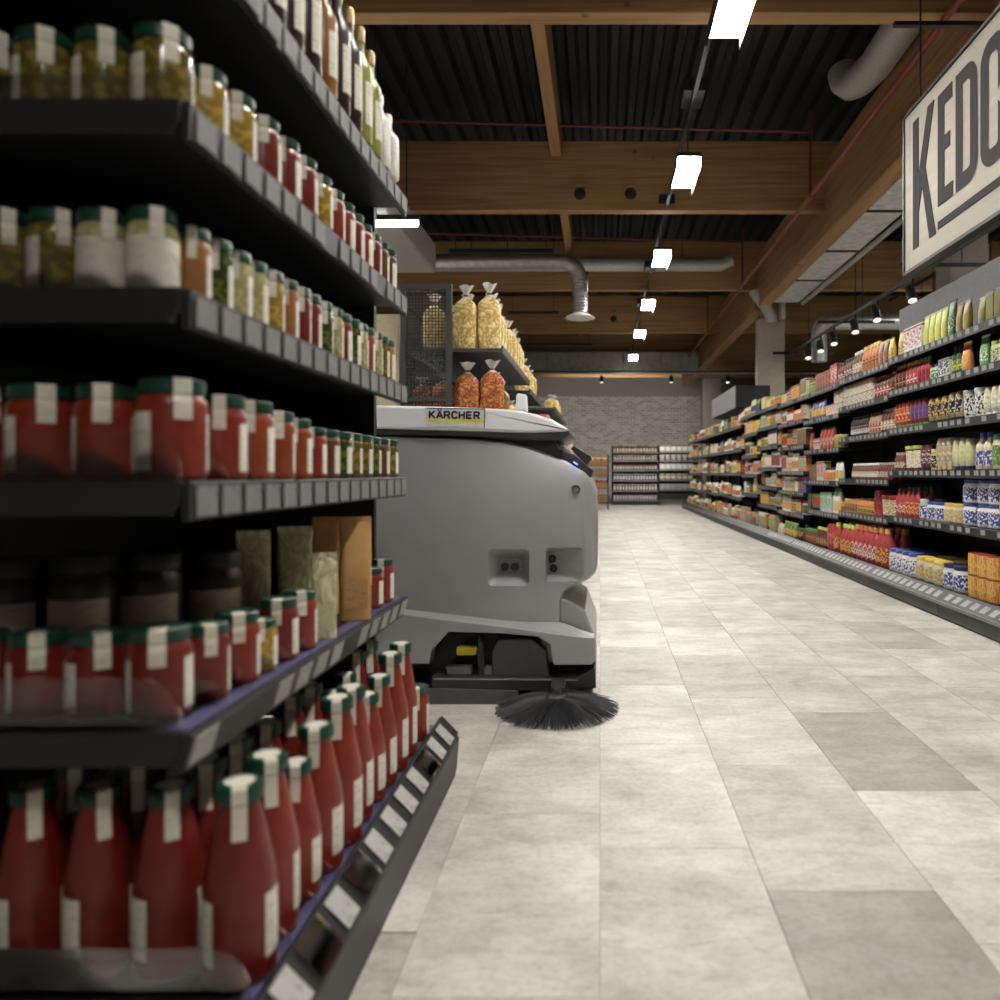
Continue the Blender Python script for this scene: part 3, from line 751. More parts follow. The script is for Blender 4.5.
def run(si, rows, z, kindname, backs=True):
    """front rows of one shelf, then what stands behind them"""
    cnt = {}
    for i, (px, y, r, h, c) in enumerate(rows):
        x = PX(px, y)
        end = y < 1.34
        put(si, x, y, r)
        nm = ORD[i]
        lab = '%s jar with green lid, %s along the front edge of the %s' % (c, nm, SHN[si])
        glass_jar('preserve_jar', r, h, c, lab, 'jar', (x, y, z), math.atan2(-x, y)+rl.uniform(-.22, .3), 'jars on the %s' % SHN[si], big_label=(si == 2 and end and i > 0))
    if not backs: return
    j = 0
    for (px, y, r, h, c) in rows:
        x = PX(px, y)
        for d in (1, 2, 3):
            for (bx, by) in ((x-2.15*r*d, y), (x, y+2.15*r*d)) if y < 1.34 else ((x-2.2*r*d, y+.01),):
                if d > 1 and y > 1.8: continue
                if by > 1.9 and y < 1.34: continue
                if bx < BX+r+.02 or not free(si, bx, by, r+.001): continue
                put(si, bx, by, r)
                lab = '%s jar in the back rows, %s one behind the front of the %s' % (c, ORD[min(j, 27)], SHN[si])
                glass_jar('preserve_jar', r, h, c, lab, 'jar', (bx, by, z), math.atan2(-bx, by)+rl.uniform(-.3, .4), 'jars on the %s' % SHN[si], strip=True)
                j += 1
SHZ = [q_+.003 for q_ in SHZ]; zb += .003
run(1, R1, SHZ[1], 'jar'); run(2, R2, SHZ[2], 'jar'); run(3, R3, SHZ[3], 'jar')
run(4, R4, SHZ[4], 'jar', False)
# tall slim bottles behind on the third shelf
for i, (px, y, c, h) in enumerate([(228, 1.66, 'brown', .20), (250, 1.76, 'brown', .19), (268, 1.86, 'amber', .18), (282, 1.95, 'brown', .18)]):
    x = PX(px, y)-.10
    if free(2, x, y, .03):
        put(2, x, y, .03)
        wine_bottle('slim_bottle', .026, h, c, BRASS, 'slim %s bottle behind the jars of the third shelf, %s one' % (c, ORD[i]), 'bottle', (x, y, SHZ[2]), .3, 'slim bottles on the third shelf')
# fifth shelf: large dark jars and bags at the back
for i, (px, y, r, h) in enumerate([(14, 1.50, .056, .245), (84, 1.53, .058, .250), (152, 1.61, .057, .245), (216, 1.73, .054, .235)]):
    x = PX(px, y); put(4, x, y, r)
    glass_jar('storage_jar', r, h, 'dark', 'large dark jar with cream label at the back of the fifth shelf, %s one' % ORD[i], 'jar', (x, y, SHZ[4]), -.3+.1*i, 'large dark jars', lid=BLACK, big_label=True, strip=False,
              paper=label_paper('aged_paper', (.55, .48, .34)))
def pasta_mat(name, a, b_, dark, scale=34):
    if name in MATS: return MATS[name]
    m, N, L, p = new_mat(name)
    tc = N.new('ShaderNodeTexCoord'); v = N.new('ShaderNodeTexVoronoi'); v.feature = 'DISTANCE_TO_EDGE'; v.inputs['Scale'].default_value = scale
    n = N.new('ShaderNodeTexNoise'); n.inputs['Scale'].default_value = scale*.5; n.inputs['Distortion'].default_value = 2.5
    mx = N.new('ShaderNodeMix'); mx.data_type = 'VECTOR'; mx.inputs[0].default_value = .12
    L.new(tc.outputs['Object'], mx.inputs[4]); L.new(n.outputs['Color'], mx.inputs[5]); L.new(tc.outputs['Object'], n.inputs['Vector'])
    L.new(mx.outputs[1], v.inputs['Vector'])
    r = N.new('ShaderNodeValToRGB'); r.color_ramp.elements[0].position = .0; r.color_ramp.elements[0].color = c4(dark)
    r.color_ramp.elements[1].position = .10; r.color_ramp.elements[1].color = c4(a)
    e_ = r.color_ramp.elements.new(.3); e_.color = c4(b_)
    L.new(v.outputs['Distance'], r.inputs['Fac']); L.new(r.outputs['Color'], p.inputs['Base Color'])
    bp = N.new('ShaderNodeBump'); bp.inputs['Strength'].default_value = .8; bp.inputs['Distance'].default_value = .01
    L.new(v.outputs['Distance'], bp.inputs['Height']); L.new(bp.outputs['Normal'], p.inputs['Normal'])
    p.inputs['Roughness'].default_value = .28
    MATS[name] = m
    return m
PY = pasta_mat('egg_pasta', (.80, .58, .20), (.93, .80, .44), (.46, .28, .07), 15)
PO = pasta_mat('tomato_pasta', (.52, .15, .04), (.70, .30, .11), (.14, .02, .008), 18)
PC = pasta_mat('pale_pasta', (.52, .48, .27), (.60, .57, .38), (.38, .34, .18), 16)
PG = pasta_mat('green_pasta', (.16, .19, .06), (.28, .30, .12), (.04, .05, .02))
PK = plain('kraft_bag', (.46, .25, .085), .55, 0, .2, 14)
def bag_body(w_, d, h, seed, mat, square=.55, flat=False):
    """filled soft bag: rounded-square section, lumpy"""
    m = MB(); seg, rings = 20, 14; vs = []; fs = []
    rr = random.Random(seed); ox = rr.uniform(0, 50)
    for i in range(rings+1):
        u = i/rings
        s = (.86+.14*math.sin(min(1, u*3)*PI/2)) if u < .8 else max(.28, 1-((u-.8)/.2)**2*.68)
        sy_ = s
        if flat: s = .95+.05*u; sy_ = (.9+.1*min(1, u*4))*(1 if u < .45 else max(.05, 1-((u-.45)/.55)**1.5))
        for k in range(seg):
            a = 2*PI*k/seg
            ca, sa = math.cos(a), math.sin(a)
            sx = math.copysign(abs(ca)**square, ca)*w_/2*s; sy = math.copysign(abs(sa)**square, sa)*d/2*sy_
            nn = noise.noise(Vector((sx*18+ox, sy*18, u*h*18)))*.06*min(1, u*8)
            vs.append((sx*(1+nn), sy*(1+nn), h*u))
    for i in range(rings):
        for k in range(seg):
            j = (k+1) % seg
            fs.append((i*seg+k, i*seg+j, (i+1)*seg+j, (i+1)*seg+k))
    fs.append(list(range(seg))[::-1]); fs.append([rings*seg+k for k in range(seg)])
    return m.add(vs, fs).mesh('bag_body', mat, 80)
def bag_ruffle(r, h, seed):
    m = MB(); seg = 18; vs = []; fs = []; rr = random.Random(seed)
    for i, (u, q) in enumerate([(0, 1.35), (.2, .55), (.35, .5), (.7, 1.25), (1, 1.6)]):
        for k in range(seg):
            a = 2*PI*k/seg
            f = 1+(.35*math.sin(5*a+seed)*u)
            vs.append((math.cos(a)*r*q*f, math.sin(a)*r*q*f*.6, h*u*(1+.12*math.sin(3*a+seed)*(u > .6))))
    for i in range(4):
        for k in range(seg):
            j = (k+1) % seg
            fs.append((i*seg+k, i*seg+j, (i+1)*seg+j, (i+1)*seg+k))
    return m.add(vs, fs).mesh('tied_top', plain('film_white', (.72, .71, .66), .3, 0, .1, 20), 70)
CLIP = plain('bag_clip_red', (.35, .03, .03), .4)
def pasta_bag(name, w_, d, h, mat, label, loc, rz, group, seed, tie=True):
    k = ('bag', round(w_, 3), round(d, 3), round(h, 3), mat.name, seed % 3)
    bh = h*.80 if tie else h
    o = obj(name, cached(k+('b',), lambda: bag_body(w_, d, bh, seed, mat, flat=not tie)), None, loc, rz); tag(o, label, 'bag', group)
    if tie:
        obj('tied_top', cached(k+('t',), lambda: bag_ruffle(w_*.17, h*.2, seed)), o, (0, 0, bh-.004))
        obj('tie', cached(k+('c',), lambda: MB().lathe([(w_*.09, 0), (w_*.11, .004), (w_*.11, .012), (w_*.09, .016)], 10).mesh('tie', CLIP)), o, (0, 0, bh+h*.03))
    else:
        obj('seam', cached(k+('s',), lambda: MB().box(-w_*.49, w_*.49, -.0025, .0025, 0, .012).mesh('seam', mat)), o, (0, 0, bh-.003))
        obj('print_panel', cached(k+('q',), lambda: MB().box(-w_*.36, w_*.36, -d*.5-.003, -d*.5-.001, bh*.12, bh*.42).mesh('print_panel', label_paper('bag_print', (.50, .46, .30), (.1, .08, .05)) if mat is not PK else label_paper('kraft_print', (.42, .235, .085), (.08, .04, .02)))), o)
    return o
for i, (px, y, w_, h, mt, lab, x) in enumerate([
    (262, 1.88, .075, .26, PC, 'pale cream pasta bag at the back of the fifth shelf, beside dark jar', None),
    (303, 2.02, .085, .26, PC, 'pale cream pasta bag standing in the middle of the fifth shelf', None),
    (320, 1.955, .062, .20, PC, 'small pale pasta bag at the front edge of the fifth shelf', None),
    (352, 2.20, .085, .275, PK, 'tall brown kraft bag on the fifth shelf before the robot', None),
    (340, 2.28, .075, .27, PK, 'narrow brown kraft bag behind the tall kraft bag', None)]):
    xx = PX(px, y)
    if i in (0, 1): xx = xx-.02
    if i == 2: xx += .01
    if i == 3: xx += .01
    if i == 4: xx -= .04
    pasta_bag('pasta_bag' if mt is PC else 'kraft_bag', w_, w_*.55, h, mt, lab, (xx, y, SHZ[4]), .35, 'bags on the fifth shelf', i, tie=False)

# bottom tray of passata bottles
B5 = [(33, 1.345, .053, .305), (100, 1.345, .053, .305), (170, 1.345, .056, .305), (240, 1.325, .058, .318)]
B5 += [(267, 1.452, .056, .318), (296, 1.572, .047, .262), (316, 1.68, .055, .300), (337, 1.80, .055, .325), (351, 1.915, .052, .318), (367, 2.025, .046, .270), (379, 2.125, .046, .290),
       (390, 2.235, .050, .325), (400.5, 2.345, .048, .330)]
for i, (px, y, r, h) in enumerate(B5):
    x = PX(px, y); put(5, x, y, r)
    lab = 'red sauce bottle with green cap, %s along the front of the bottom tray' % ORD[i]
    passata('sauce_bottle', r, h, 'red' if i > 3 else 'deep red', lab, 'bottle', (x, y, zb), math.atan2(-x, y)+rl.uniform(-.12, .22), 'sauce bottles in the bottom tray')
j = 0
for (px, y, r, h) in B5:
    x = PX(px, y)
    for d in (1, 2):
        for bx, by in (((x, y+2.12*r*d),) if px < 200 else ((x-2.15*r*d, y+.02),)):
            if by > 1.62 and px < 200 or not free(5, bx, by, r+.001): continue
            if y > 1.9 and d > 1: continue
            put(5, bx, by, r)
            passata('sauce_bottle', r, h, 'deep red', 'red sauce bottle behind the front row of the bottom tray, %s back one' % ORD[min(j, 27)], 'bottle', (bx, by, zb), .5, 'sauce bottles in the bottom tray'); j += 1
glass_jar('preserve_jar', .043, .165, 'red', 'red jar with green lid at the far end of the bottom tray', 'jar', (PX(415, 2.49), 2.49, zb), .3, 'jars on the bottom tray')

# clear dividers in the gaps between neighbouring front items
DIVM = guard_mesh(.085, .055).mesh('divider', ACRYL)
for si, sh_, z in DIVS:
    if si not in (3, 4, 5): continue
    rows = {3: R3, 4: R4, 5: B5}[si]
    side = [(PX(q[0], q[1]), q[1], q[2]) for q in rows if q[1] > 1.3][2:]
    for (xa, ya, ra), (xb, yb, rb_) in zip(side, side[1:]):
        if yb-ya < ra+rb_+.003 or yb-ya > .2: continue
        g = obj('divider', DIVM, sh_, ((-.535 if si == 5 else SHF-.012)-.088, (ya+ra+yb-rb_)/2, z))

# top shelf bottles
T0 = [(245, 1.55, 'dark', .33, BLACK), (268, 1.64, 'dark', .34, BRASS), (287, 1.73, 'dark', .34, BRASS), (305, 1.82, 'dark', .33, BRASS), (322, 1.92, 'amber', .30, BRASS), (336, 2.01, 'dark', .33, BRASS), (348, 2.10, 'dark', .32, BRASS), (359, 2.19, 'lime', .32, BRASS),
      (369, 2.28, 'lime', .30, BRASS), (378, 2.37, 'white', .22, WHITEC), (387, 2.46, 'white', .20, WHITEC)]
for i, (px, y, c, h, cp) in enumerate(T0):
    x = PX(px, y)
    wine_bottle('oil_bottle', .036, h, c, cp, '%s glass bottle on the top shelf, %s from the near end' % (c, ORD[i]), 'bottle', (x, y, SHZ[0]), .2, 'bottles on the top shelf',
                PAPER if c != 'white' else label_paper('white_print', (.66, .65, .6)))

# ================================================================== ROBOT
RL = (-.62, 3.86, 0)
robot = thing('floor_scrubber', 'grey autonomous floor scrubbing robot with white lid and side brush', 'cleaning robot', RL)
ROBG = plain('robot_grey', (.33, .335, .33), .36, .25, .04, 6)
ROBW = plain('robot_white', (.84, .84, .87), .3, .0, .03, 6)
ROBD = plain('robot_dark', (.03, .03, .032), .45)
ROBM = plain('robot_mid', (.075, .076, .078), .5)
def rp(name, mb_, mat, smooth=None, parent=None):
    o = obj(name, mb_ if isinstance(mb_, bpy.types.Mesh) else mb_.mesh(name, mat, smooth))
    if parent is None: return child_world(o, robot, RL)
    o.parent = parent; return o
def poly(pxs, Y): return [(PX(x, Y), PZ(y, Y)) for x, y in pxs]
NY, FY = 3.50, 4.26
body_pts = [(330, 433), (382, 434.5), (470, 437.5), (506, 441), (530, 447), (566, 461), (584, 472), (593, 481), (597.5, 495), (598, 540), (597.5, 566), (595, 574), (589, 580), (570, 589), (563, 594), (561, 602), (561, 628), (330, 628)]
mb = MB().prism_y(poly(body_pts, NY), NY, FY, 0, .035)
body_me = mb.mesh('body', ROBG)
body = obj('body', body_me)
# sensor recesses cut into the side
def frustum(outer, inner, yo, yi):
    n = len(outer); vs = []
    for (pts_, yy) in ((outer, yo), (inner, yi)):
        vs += [(PX(x, NY), yy, PZ(y, NY)) for x, y in pts_]
    m = MB(); m.add(vs, [list(range(n))[::-1], [n+i for i in range(n)]]+[(i, (i+1) % n, n+(i+1) % n, n+i) for i in range(n)])
    me = m.mesh('cutter', ROBG)
    import bmesh
    bm = bmesh.new(); bm.from_mesh(me); bmesh.ops.recalc_face_normals(bm, faces=bm.faces); bm.to_mesh(me); bm.free()
    return obj('cutter', me)
def rrect(x0, x1, y0, y1, r, n=4):
    pts_ = []
    for cx, cy, a in ((x1-r, y0+r, -90), (x1-r, y1-r, 0), (x0+r, y1-r, 90), (x0+r, y0+r, 180)):
        for i in range(n+1):
            q = math.radians(a+90*i/n); pts_.append((cx+r*math.cos(q), cy+r*math.sin(q)))
    return pts_
import bmesh
bm = bmesh.new(); bm.from_mesh(body_me); bmesh.ops.recalc_face_normals(bm, faces=bm.faces); bm.to_mesh(body_me); bm.free()
cuts = [frustum(rrect(486.5, 530.5, 547.5, 587.5, 5), rrect(497, 520, 560.5, 574, 4), NY-.01, NY+.075),
        frustum(rrect(545, 588, 547, 583, 4), rrect(546.5, 557, 551, 575, 3), NY-.01, NY+.06)]
for c in cuts:
    md = body.modifiers.new('cut', 'BOOLEAN'); md.operation = 'DIFFERENCE'; md.object = c; md.solver = 'EXACT'
bpy.context.view_layer.update()
dg = bpy.context.evaluated_depsgraph_get()
baked = bpy.data.meshes.new_from_object(body.evaluated_get(dg))
body.modifiers.clear(); body.data = baked
for c in cuts: bpy.data.objects.remove(c)
baked.materials.clear(); baked.materials.append(ROBG)
baked.polygons.foreach_set('use_smooth', [True]*len(baked.polygons))
try: baked.set_sharp_from_angle(angle=math.radians(28))
except Exception: pass
child_world(body, robot, RL)
def disc(cx, cy, r, Y, dep, mat, name, parent=None, prof=None):
    rr = r*NY/F
    m = MB().lathe(prof or [(0, dep), (rr*.55, dep), (rr*.62, dep*.4), (rr*.95, dep), (rr, 0)], 18)
    o = obj(name, m.mesh(name, mat, 40)); o.rotation_euler = (PI/2, 0, 0)
    if parent is None:
        o.location = (PX(cx, NY)-RL[0], Y-RL[1], PZ(cy, NY)-RL[2]); o.parent = robot
    return o
s = rp('sensor_plate', MB().prism_y(poly(rrect(498, 519, 562, 574.5, 5), NY), NY+.060, NY+.076, 0, .003), plain('mid_grey_fitting', (.2, .2, .2), .5))
disc(503.5, 568.3, 4.2, NY+.060, .008, ROBD, 'sensor_eye'); disc(513.6, 568.3, 4.2, NY+.060, .008, ROBD, 'sensor_eye')
disc(551.5, 560, 4.0, NY+.050, .012, BLACK, 'sensor_eye'); disc(553.0, 569.5, 4.0, NY+.050, .012, BLACK, 'sensor_eye')
disc(576, 489.5, 5.2, NY, .006, ROBG, 'bolt', prof=[(0, .002), (.010, .002), (.012, -.004), (.016, -.004), (.018, .007), (.023, .007), (.024, 0)])
# lower shell
SY = 3.44
low = [(330, 603), (407, 615), (520, 629), (576, 636.5), (594, 637.5), (595.5, 641), (595.5, 660), (592, 665), (554, 665), (551, 655), (550, 645), (538, 637), (502, 633.5), (448, 632), (431, 651), (429, 664), (330, 664)]
m = MB().prism_y(poly(low, SY), SY, SY+.10, 0, .004)
la = [(330, 594), (407, 609), (520, 621.5), (561, 622), (594, 634)]; lb = [(330, 603), (407, 615), (520, 629), (576, 636.5), (594, 637.5)]
vs = [P(x, y, NY+.004) for x, y in la]+[P(x, y, SY+.002) for x, y in lb]
m.add(vs, [(i, i+1, i+6, i+5) for i in range(4)])
shell = rp('lower_shell', m, ROBG)
rp('front_bumper', MB().prism_y(poly([(540, 597), (563, 598), (570, 600), (585, 610), (593, 631), (596, 640), (596, 662), (540, 662)], NY+.05), NY+.04, FY, 0, .012), ROBG)
rp('far_shell', MB().prism_y(poly([(330, 603), (407, 615), (594, 637), (595, 662), (330, 664)], SY), FY-.02, FY+.05, 0, .004), ROBG)
# underbody
rp('chassis', MB().prism_y(poly([(335, 628), (556, 628), (556, 690), (335, 700)], NY+.06), NY+.10, FY-.04), BLACK)
rp('motor_cover', MB().prism_y(poly([(492, 652), (499, 639), (530, 638), (546, 650), (550, 680), (492, 680)], NY), NY-.01, NY+.10, 0, .008), ROBM)
rp('support_bracket', MB().prism_y(poly([(479, 635), (484, 650), (485, 679), (479, 679), (477, 655)], NY), NY+.0, NY+.05, 0, .004), ROBD)
rp('release_handle', MB().prism_y(poly([(456.5, 648), (458, 646.5), (475, 647.5), (476.5, 649), (476, 654), (474.5, 655.2), (458, 655.5), (456.5, 654)], NY), NY+.0, NY+.035, 0, .004), plain('yellow_plastic', (.62, .50, .03), .4))
rp('fitting', MB().prism_y(poly([(446, 667), (471, 667), (471, 676), (448, 676)], NY), NY-.005, NY+.05, 0, .003), plain('mid_grey_fitting', (.2, .2, .2), .5))
rp('fitting', MB().prism_y(poly([(484, 667), (492, 667), (492, 676), (484, 676)], NY), NY-.005, NY+.05, 0, .003), plain('mid_grey_fitting', (.2, .2, .2), .5))
rp('brush_deck', MB().prism_y(poly([(432, 677), (576, 679), (588, 672), (595, 668), (596, 688), (540, 691), (432, 689)], SY), SY-.0, FY, 0, .004), ROBD)
rp('deck_trim', MB().prism_y(poly([(434, 678.2), (578, 679.5), (578, 680.6), (434, 679.4)], SY), SY-.006, SY), plain('mid_grey_fitting', (.2, .2, .2), .5))
rp('skirt', MB().prism_y(poly([(330, 686), (432, 688), (518, 690), (518, 705), (330, 707)], SY), SY-.01, SY+.06, 0, .003), ROBM)
rp('squeegee_lip', MB().prism_y(poly([(330, 707), (516, 706), (494, 712.5), (330, 713)], SY), SY-.005, SY+.03), plain('squeegee_grey', (.26, .26, .25), .6))
for xx in (-1.0, -.45):
    for yy in (NY+.14, FY-.16):
        wh = MB().lathe([(0, -.03), (.06, -.03), (.10, -.028), (.105, -.015), (.105, .015), (.10, .028), (.06, .03), (0, .03)], 22)
        o = rp('wheel', wh, ROBD, 40); o.matrix_parent_inverse = Matrix.Identity(4)
        o.location = (xx-RL[0], yy-RL[1], .106); o.rotation_euler = (PI/2, 0, 0)
# lid
lid_pts = [(330, 404), (378, 405.5), (475, 408), (512, 410), (535, 414), (552, 420), (567, 428.5), (569, 431), (560, 432), (531, 433), (330, 427.5)]
lid = rp('lid', MB().prism_y(poly(lid_pts, NY), NY-.02, FY+.02, 0, .012), ROBW, 30)
rp('lid_underside', MB().prism_y(poly([(330, 427.5), (531, 433), (569, 431), (569, 435), (560, 440), (525, 440), (470, 436), (330, 434)], NY), NY-.008, FY+.008, 0, .006), plain('robot_band', (.045, .047, .052), .4))
rp('rear_cap', MB().prism_y(poly([(328, 402), (376, 404), (378, 420), (378, 428), (328, 428)], NY), NY-.03, FY+.03, 0, .01), ROBD)
rp('neck', MB().prism_y(poly([(470, 434), (550, 437), (556, 444), (562, 458), (500, 448), (470, 442)], NY), NY+.05, FY-.05, 0, .006), ROBD)
# screen
scr = rp('display', MB().prism_y(poly([(571, 449), (574, 446), (591, 456), (592, 460), (588, 464), (586, 465)], NY+.2), NY+.14, NY+.42, 0, .004), ROBD)
rp('display_base', MB().prism_y(poly([(560, 450), (575, 455), (593, 470), (590, 478), (560, 465)], NY+.1), NY+.06, FY-.1, 0, .004), ROBD)
rp('status_light', MB().prism_y(poly([(573.5, 461.3), (577.5, 463.8), (577.0, 465), (573, 462.5)], NY), NY+.035, NY+.06), emit('blue_led', (.1, .1, 1), 3))
rp('beacon', MB().prism_y(poly([(516, 411), (517, 396), (519, 394), (526, 395), (527, 411)], NY+.5), NY+.46, NY+.58, 0, .008), ROBW)
# logo plate
LPY = NY-.026
pl = rp('logo_plate', MB().prism_y(poly([(427.5, 409), (485.5, 409.8), (484.5, 427.6), (427, 426)], NY), LPY, NY-.018), plain('plate_white', (.74, .74, .72), .4))
rp('plate_edge', MB().prism_y(poly([(427, 408.2), (486, 409), (485.4, 428), (484.6, 428), (485.2, 409.9), (427, 409.1)], NY), LPY-.001, NY-.018), BLACK)
rp('logo_underline', MB().prism_y(poly([(429.5, 419.2), (484, 420.2), (484, 423.0), (429.5, 421.8)], NY), LPY-.002, LPY+.001), plain('logo_yellow', (.78, .66, .06), .5))
def stroke(m, pts_, w_, mapf):
    for (a_, b_) in zip(pts_, pts_[1:]):
        A_, B_ = Vector(a_), Vector(b_); d_ = (B_-A_).normalized(); n_ = Vector((-d_.y, d_.x))*w_/2; e_ = d_*w_*.18
        q_ = [A_-e_+n_, A_-e_-n_, B_+e_-n_, B_+e_+n_]
        m.add([mapf(p_) for p_ in q_], [(0, 1, 2, 3)])
GLY = {'K': ([[(0, 0), (0, 1)], [(.75, 1), (.05, .48)], [(.22, .58), (.8, 0)]]), 'A': [[(-.05, 0), (.40, 1)], [(.40, 1), (.85, 0)], [(.13, .32), (.67, .32)]], 'dots': [[(.12, 1.22), (.26, 1.22)], [(.54, 1.22), (.68, 1.22)]],
       'R': [[(0, 0), (0, 1)], [(0, .96), (.60, .96)], [(.60, .96), (.76, .84), (.76, .62), (.60, .48)], [(.6, .46), (0, .46)], [(.42, .46), (.80, 0)]],
       'C': [[(.80, .80), (.62, .96), (.22, .96), (.02, .76), (.02, .24), (.22, .04), (.62, .04), (.80, .20)]], 'H': [[(0, 0), (0, 1)], [(.75, 0), (.75, 1)], [(0, .5), (.75, .5)]],
       'E': [[(0, 0), (0, 1)], [(0, .95), (.72, .95)], [(0, .5), (.66, .5)], [(0, .05), (.72, .05)]]}
m = MB(); cx_ = 0.0
for ch_g in 'KARCHER':
    for st_ in GLY[ch_g]+(GLY['dots'] if ch_g == 'A' else []):
        def mp_(p_, cx_=cx_):
            ux = 431.0+(cx_+p_.x)*6.35; uy = 418.4-p_.y*6.6+(ux-431)*.014
            return (PX(ux, NY), LPY-.0022, PZ(uy, NY))
        stroke(m, st_, .29, mp_)
    cx_ += 1.16
rp('lettering', m, BLACK)
# side brush
BC = (-.178, 3.32)
bh = rp('brush_hub', MB().lathe([(0, .10), (.018, .10), (.02, .082), (.04, .078), (.05, .066), (.03, .05), (0, .05)], 24, cx=BC[0], cy=BC[1]), ROBD, 35)
rp('brush_arm', MB().box(BC[0]-.03, BC[0]+.03, BC[1], SY+.1, .088, .108, ch=.005), ROBD)
m = MB(); rb = random.Random(5)
for i in range(760):
    a = 2*PI*i/760+rb.uniform(-.02, .02)
    r0 = rb.uniform(.012, .05); r1 = .252*rb.uniform(.88, 1.04); z0 = .074-(r0*.2); z1 = rb.uniform(.002, .03)
    w_ = .0013
    ca, sa = math.cos(a), math.sin(a); da = rb.uniform(-.05, .05)
    p0 = Vector((BC[0]+r0*ca, BC[1]+r0*sa, z0)); 
    rm = (r0+r1)*.5
    p1 = Vector((BC[0]+rm*math.cos(a+da*.4), BC[1]+rm*math.sin(a+da*.4), z0*.66+z1*.34+.006)); p2 = Vector((BC[0]+r1*math.cos(a+da), BC[1]+r1*math.sin(a+da), z1))
    n_ = Vector((-sa, ca, 0))*w_; up = Vector((0, 0, w_*1.4))
    vs = [p0-n_, p0+n_, p0+up, p1-n_, p1+n_, p1+up, p2-n_, p2+n_, p2+up]
    m.add(vs, [(0, 1, 4, 3), (1, 2, 5, 4), (2, 0, 3, 5), (3, 4, 7, 6), (4, 5, 8, 7), (5, 3, 6, 8), (6, 7, 8)])
br = rp('bristles', m, plain('bristle_black', (.018, .018, .02), .45)); br['kind'] = 'stuff'

# ================================================================== LONG SHELVING (right)
RS = 2.50; RB = 3.02
bays = [4.04+1.43*i for i in range(13)]
LEV = {0: [1.985, 1.705, 1.375, 1.02, .63], 1: [1.985, 1.705, 1.375, 1.02, .63], 2: [1.965, 1.68, 1.36, .94, .60], 3: [1.95, 1.63, 1.27, .91, .56],
       4: [1.95, 1.67, 1.35, 1.02, .76, .48], 5: [1.98, 1.70, 1.40, 1.08, .80, .52], 6: [1.98, 1.66, 1.30, .98, .66]}
for i in range(7, 13): LEV[i] = [1.86, 1.43, 1.0, .56] if i % 2 else [1.86, 1.43, 1.0, .58]
BASEZ = .165
PANG = plain('panel_grey', (.17, .17, .175), .65)
TICKETR = label_paper('ticket_paper_rack', (.30, .295, .285), (.05, .05, .05))
rt_me = MB().box(-.0015, 0, -.031, .031, -.050, -.002).mesh('price_ticket', TICKETR)
rt_lo = MB().box(-.03, .03, -.036, .036, 0, .002).mesh('price_ticket', TICKETR)
for bi, y0 in enumerate(bays):
    y1 = y0+1.43; L0 = (2.76, y0+.715, 0)
    t = thing('shelving_bay', 'black supermarket shelving bay of the long aisle run, %s from the viewer' % ORD[bi], 'shelving', L0, 'bays of the long shelving')
    child_world(obj('back_panel', MB().box(RB, RB+.03, y0+.001, y1-.001, 0, 2.02).mesh('back_panel', BLACK)), t, L0)
    child_world(obj('upright', MB().box(RB-.05, RB-.001, y0+.005, y0+.035, .17, 2.02).mesh('upright', BLACK)), t, L0)
    child_world(obj('plinth', MB().prism_y([(2.35, 0), (2.97, 0), (2.97, .12), (2.325, .12), (2.335, .02)], y0+.004, y1-.004).mesh('plinth', GREYK)), t, L0)
    bs = child_world(obj('base_shelf', MB().box(2.42, RB, y0+.002, y1-.002, .125, BASEZ).mesh('base_shelf', BLACK)), t, L0)
    q = obj('sloped_rail', MB().prism_y([(2.318, .122), (2.328, .118), (2.42, .125), (2.42, .185), (2.41, .19)], y0+.002, y1-.002).mesh('sloped_rail', DARK)); q.parent = bs
    q = obj('front_trim', MB().box(2.312, 2.322, y0+.004, y1-.004, .105, .125).mesh('front_trim', plain('trim_grey', (.17, .17, .165), .5))); q.parent = bs
    near = bi < 5
    rr = random.Random(40+bi)
    if near:
        for k in range(11):
            q = obj('price_ticket', rt_lo); q.parent = bs; q.location = (2.366, y0+.09+k*.125, .1555); q.rotation_euler = (0, -.64, 0)
    for li, z in enumerate(LEV[bi]):
        sx = RS if not (li in (3, 4) and bi in (2, 3)) else RS
        sh = child_world(obj('shelf_board', MB().box(sx+.012, RB, y0+.004, y1-.004, z-.03, z).mesh('shelf_board', BLACK)), t, L0)
        q = obj('ticket_rail', MB().prism_y([(sx, z-.052), (sx+.004, z+.004), (sx+.012, z+.004), (sx+.016, z-.03), (sx+.008, z-.056)], y0+.002, y1-.002).mesh('ticket_rail', DARK)); q.parent = sh
        if near:
            q = obj('edge_strip', MB().box(sx+.013, sx+.04, y0+.004, y1-.004, z, z+.002).mesh('edge_strip', plain('edge_strip_pale', (.34, .33, .42), .4))); q.parent = sh
            for k in range(13):
                if rr.random() < .12: continue
                q = obj('price_ticket', rt_me); q.parent = sh; q.location = (sx, y0+.06+k*.108+rr.uniform(-.012, .012), z-.001); q.rotation_euler = (0, -.07, 0)
        else:
            m = MB()
            for k in range(11):
                c = y0+.08+k*.125; m.box(sx-.004, sx-.001, c-.03, c+.03, z-.048, z-.006)
            q = obj('price_ticket_strip', m.mesh('price_ticket_strip', TICKETD)); q.parent = sh; q['kind'] = 'stuff'
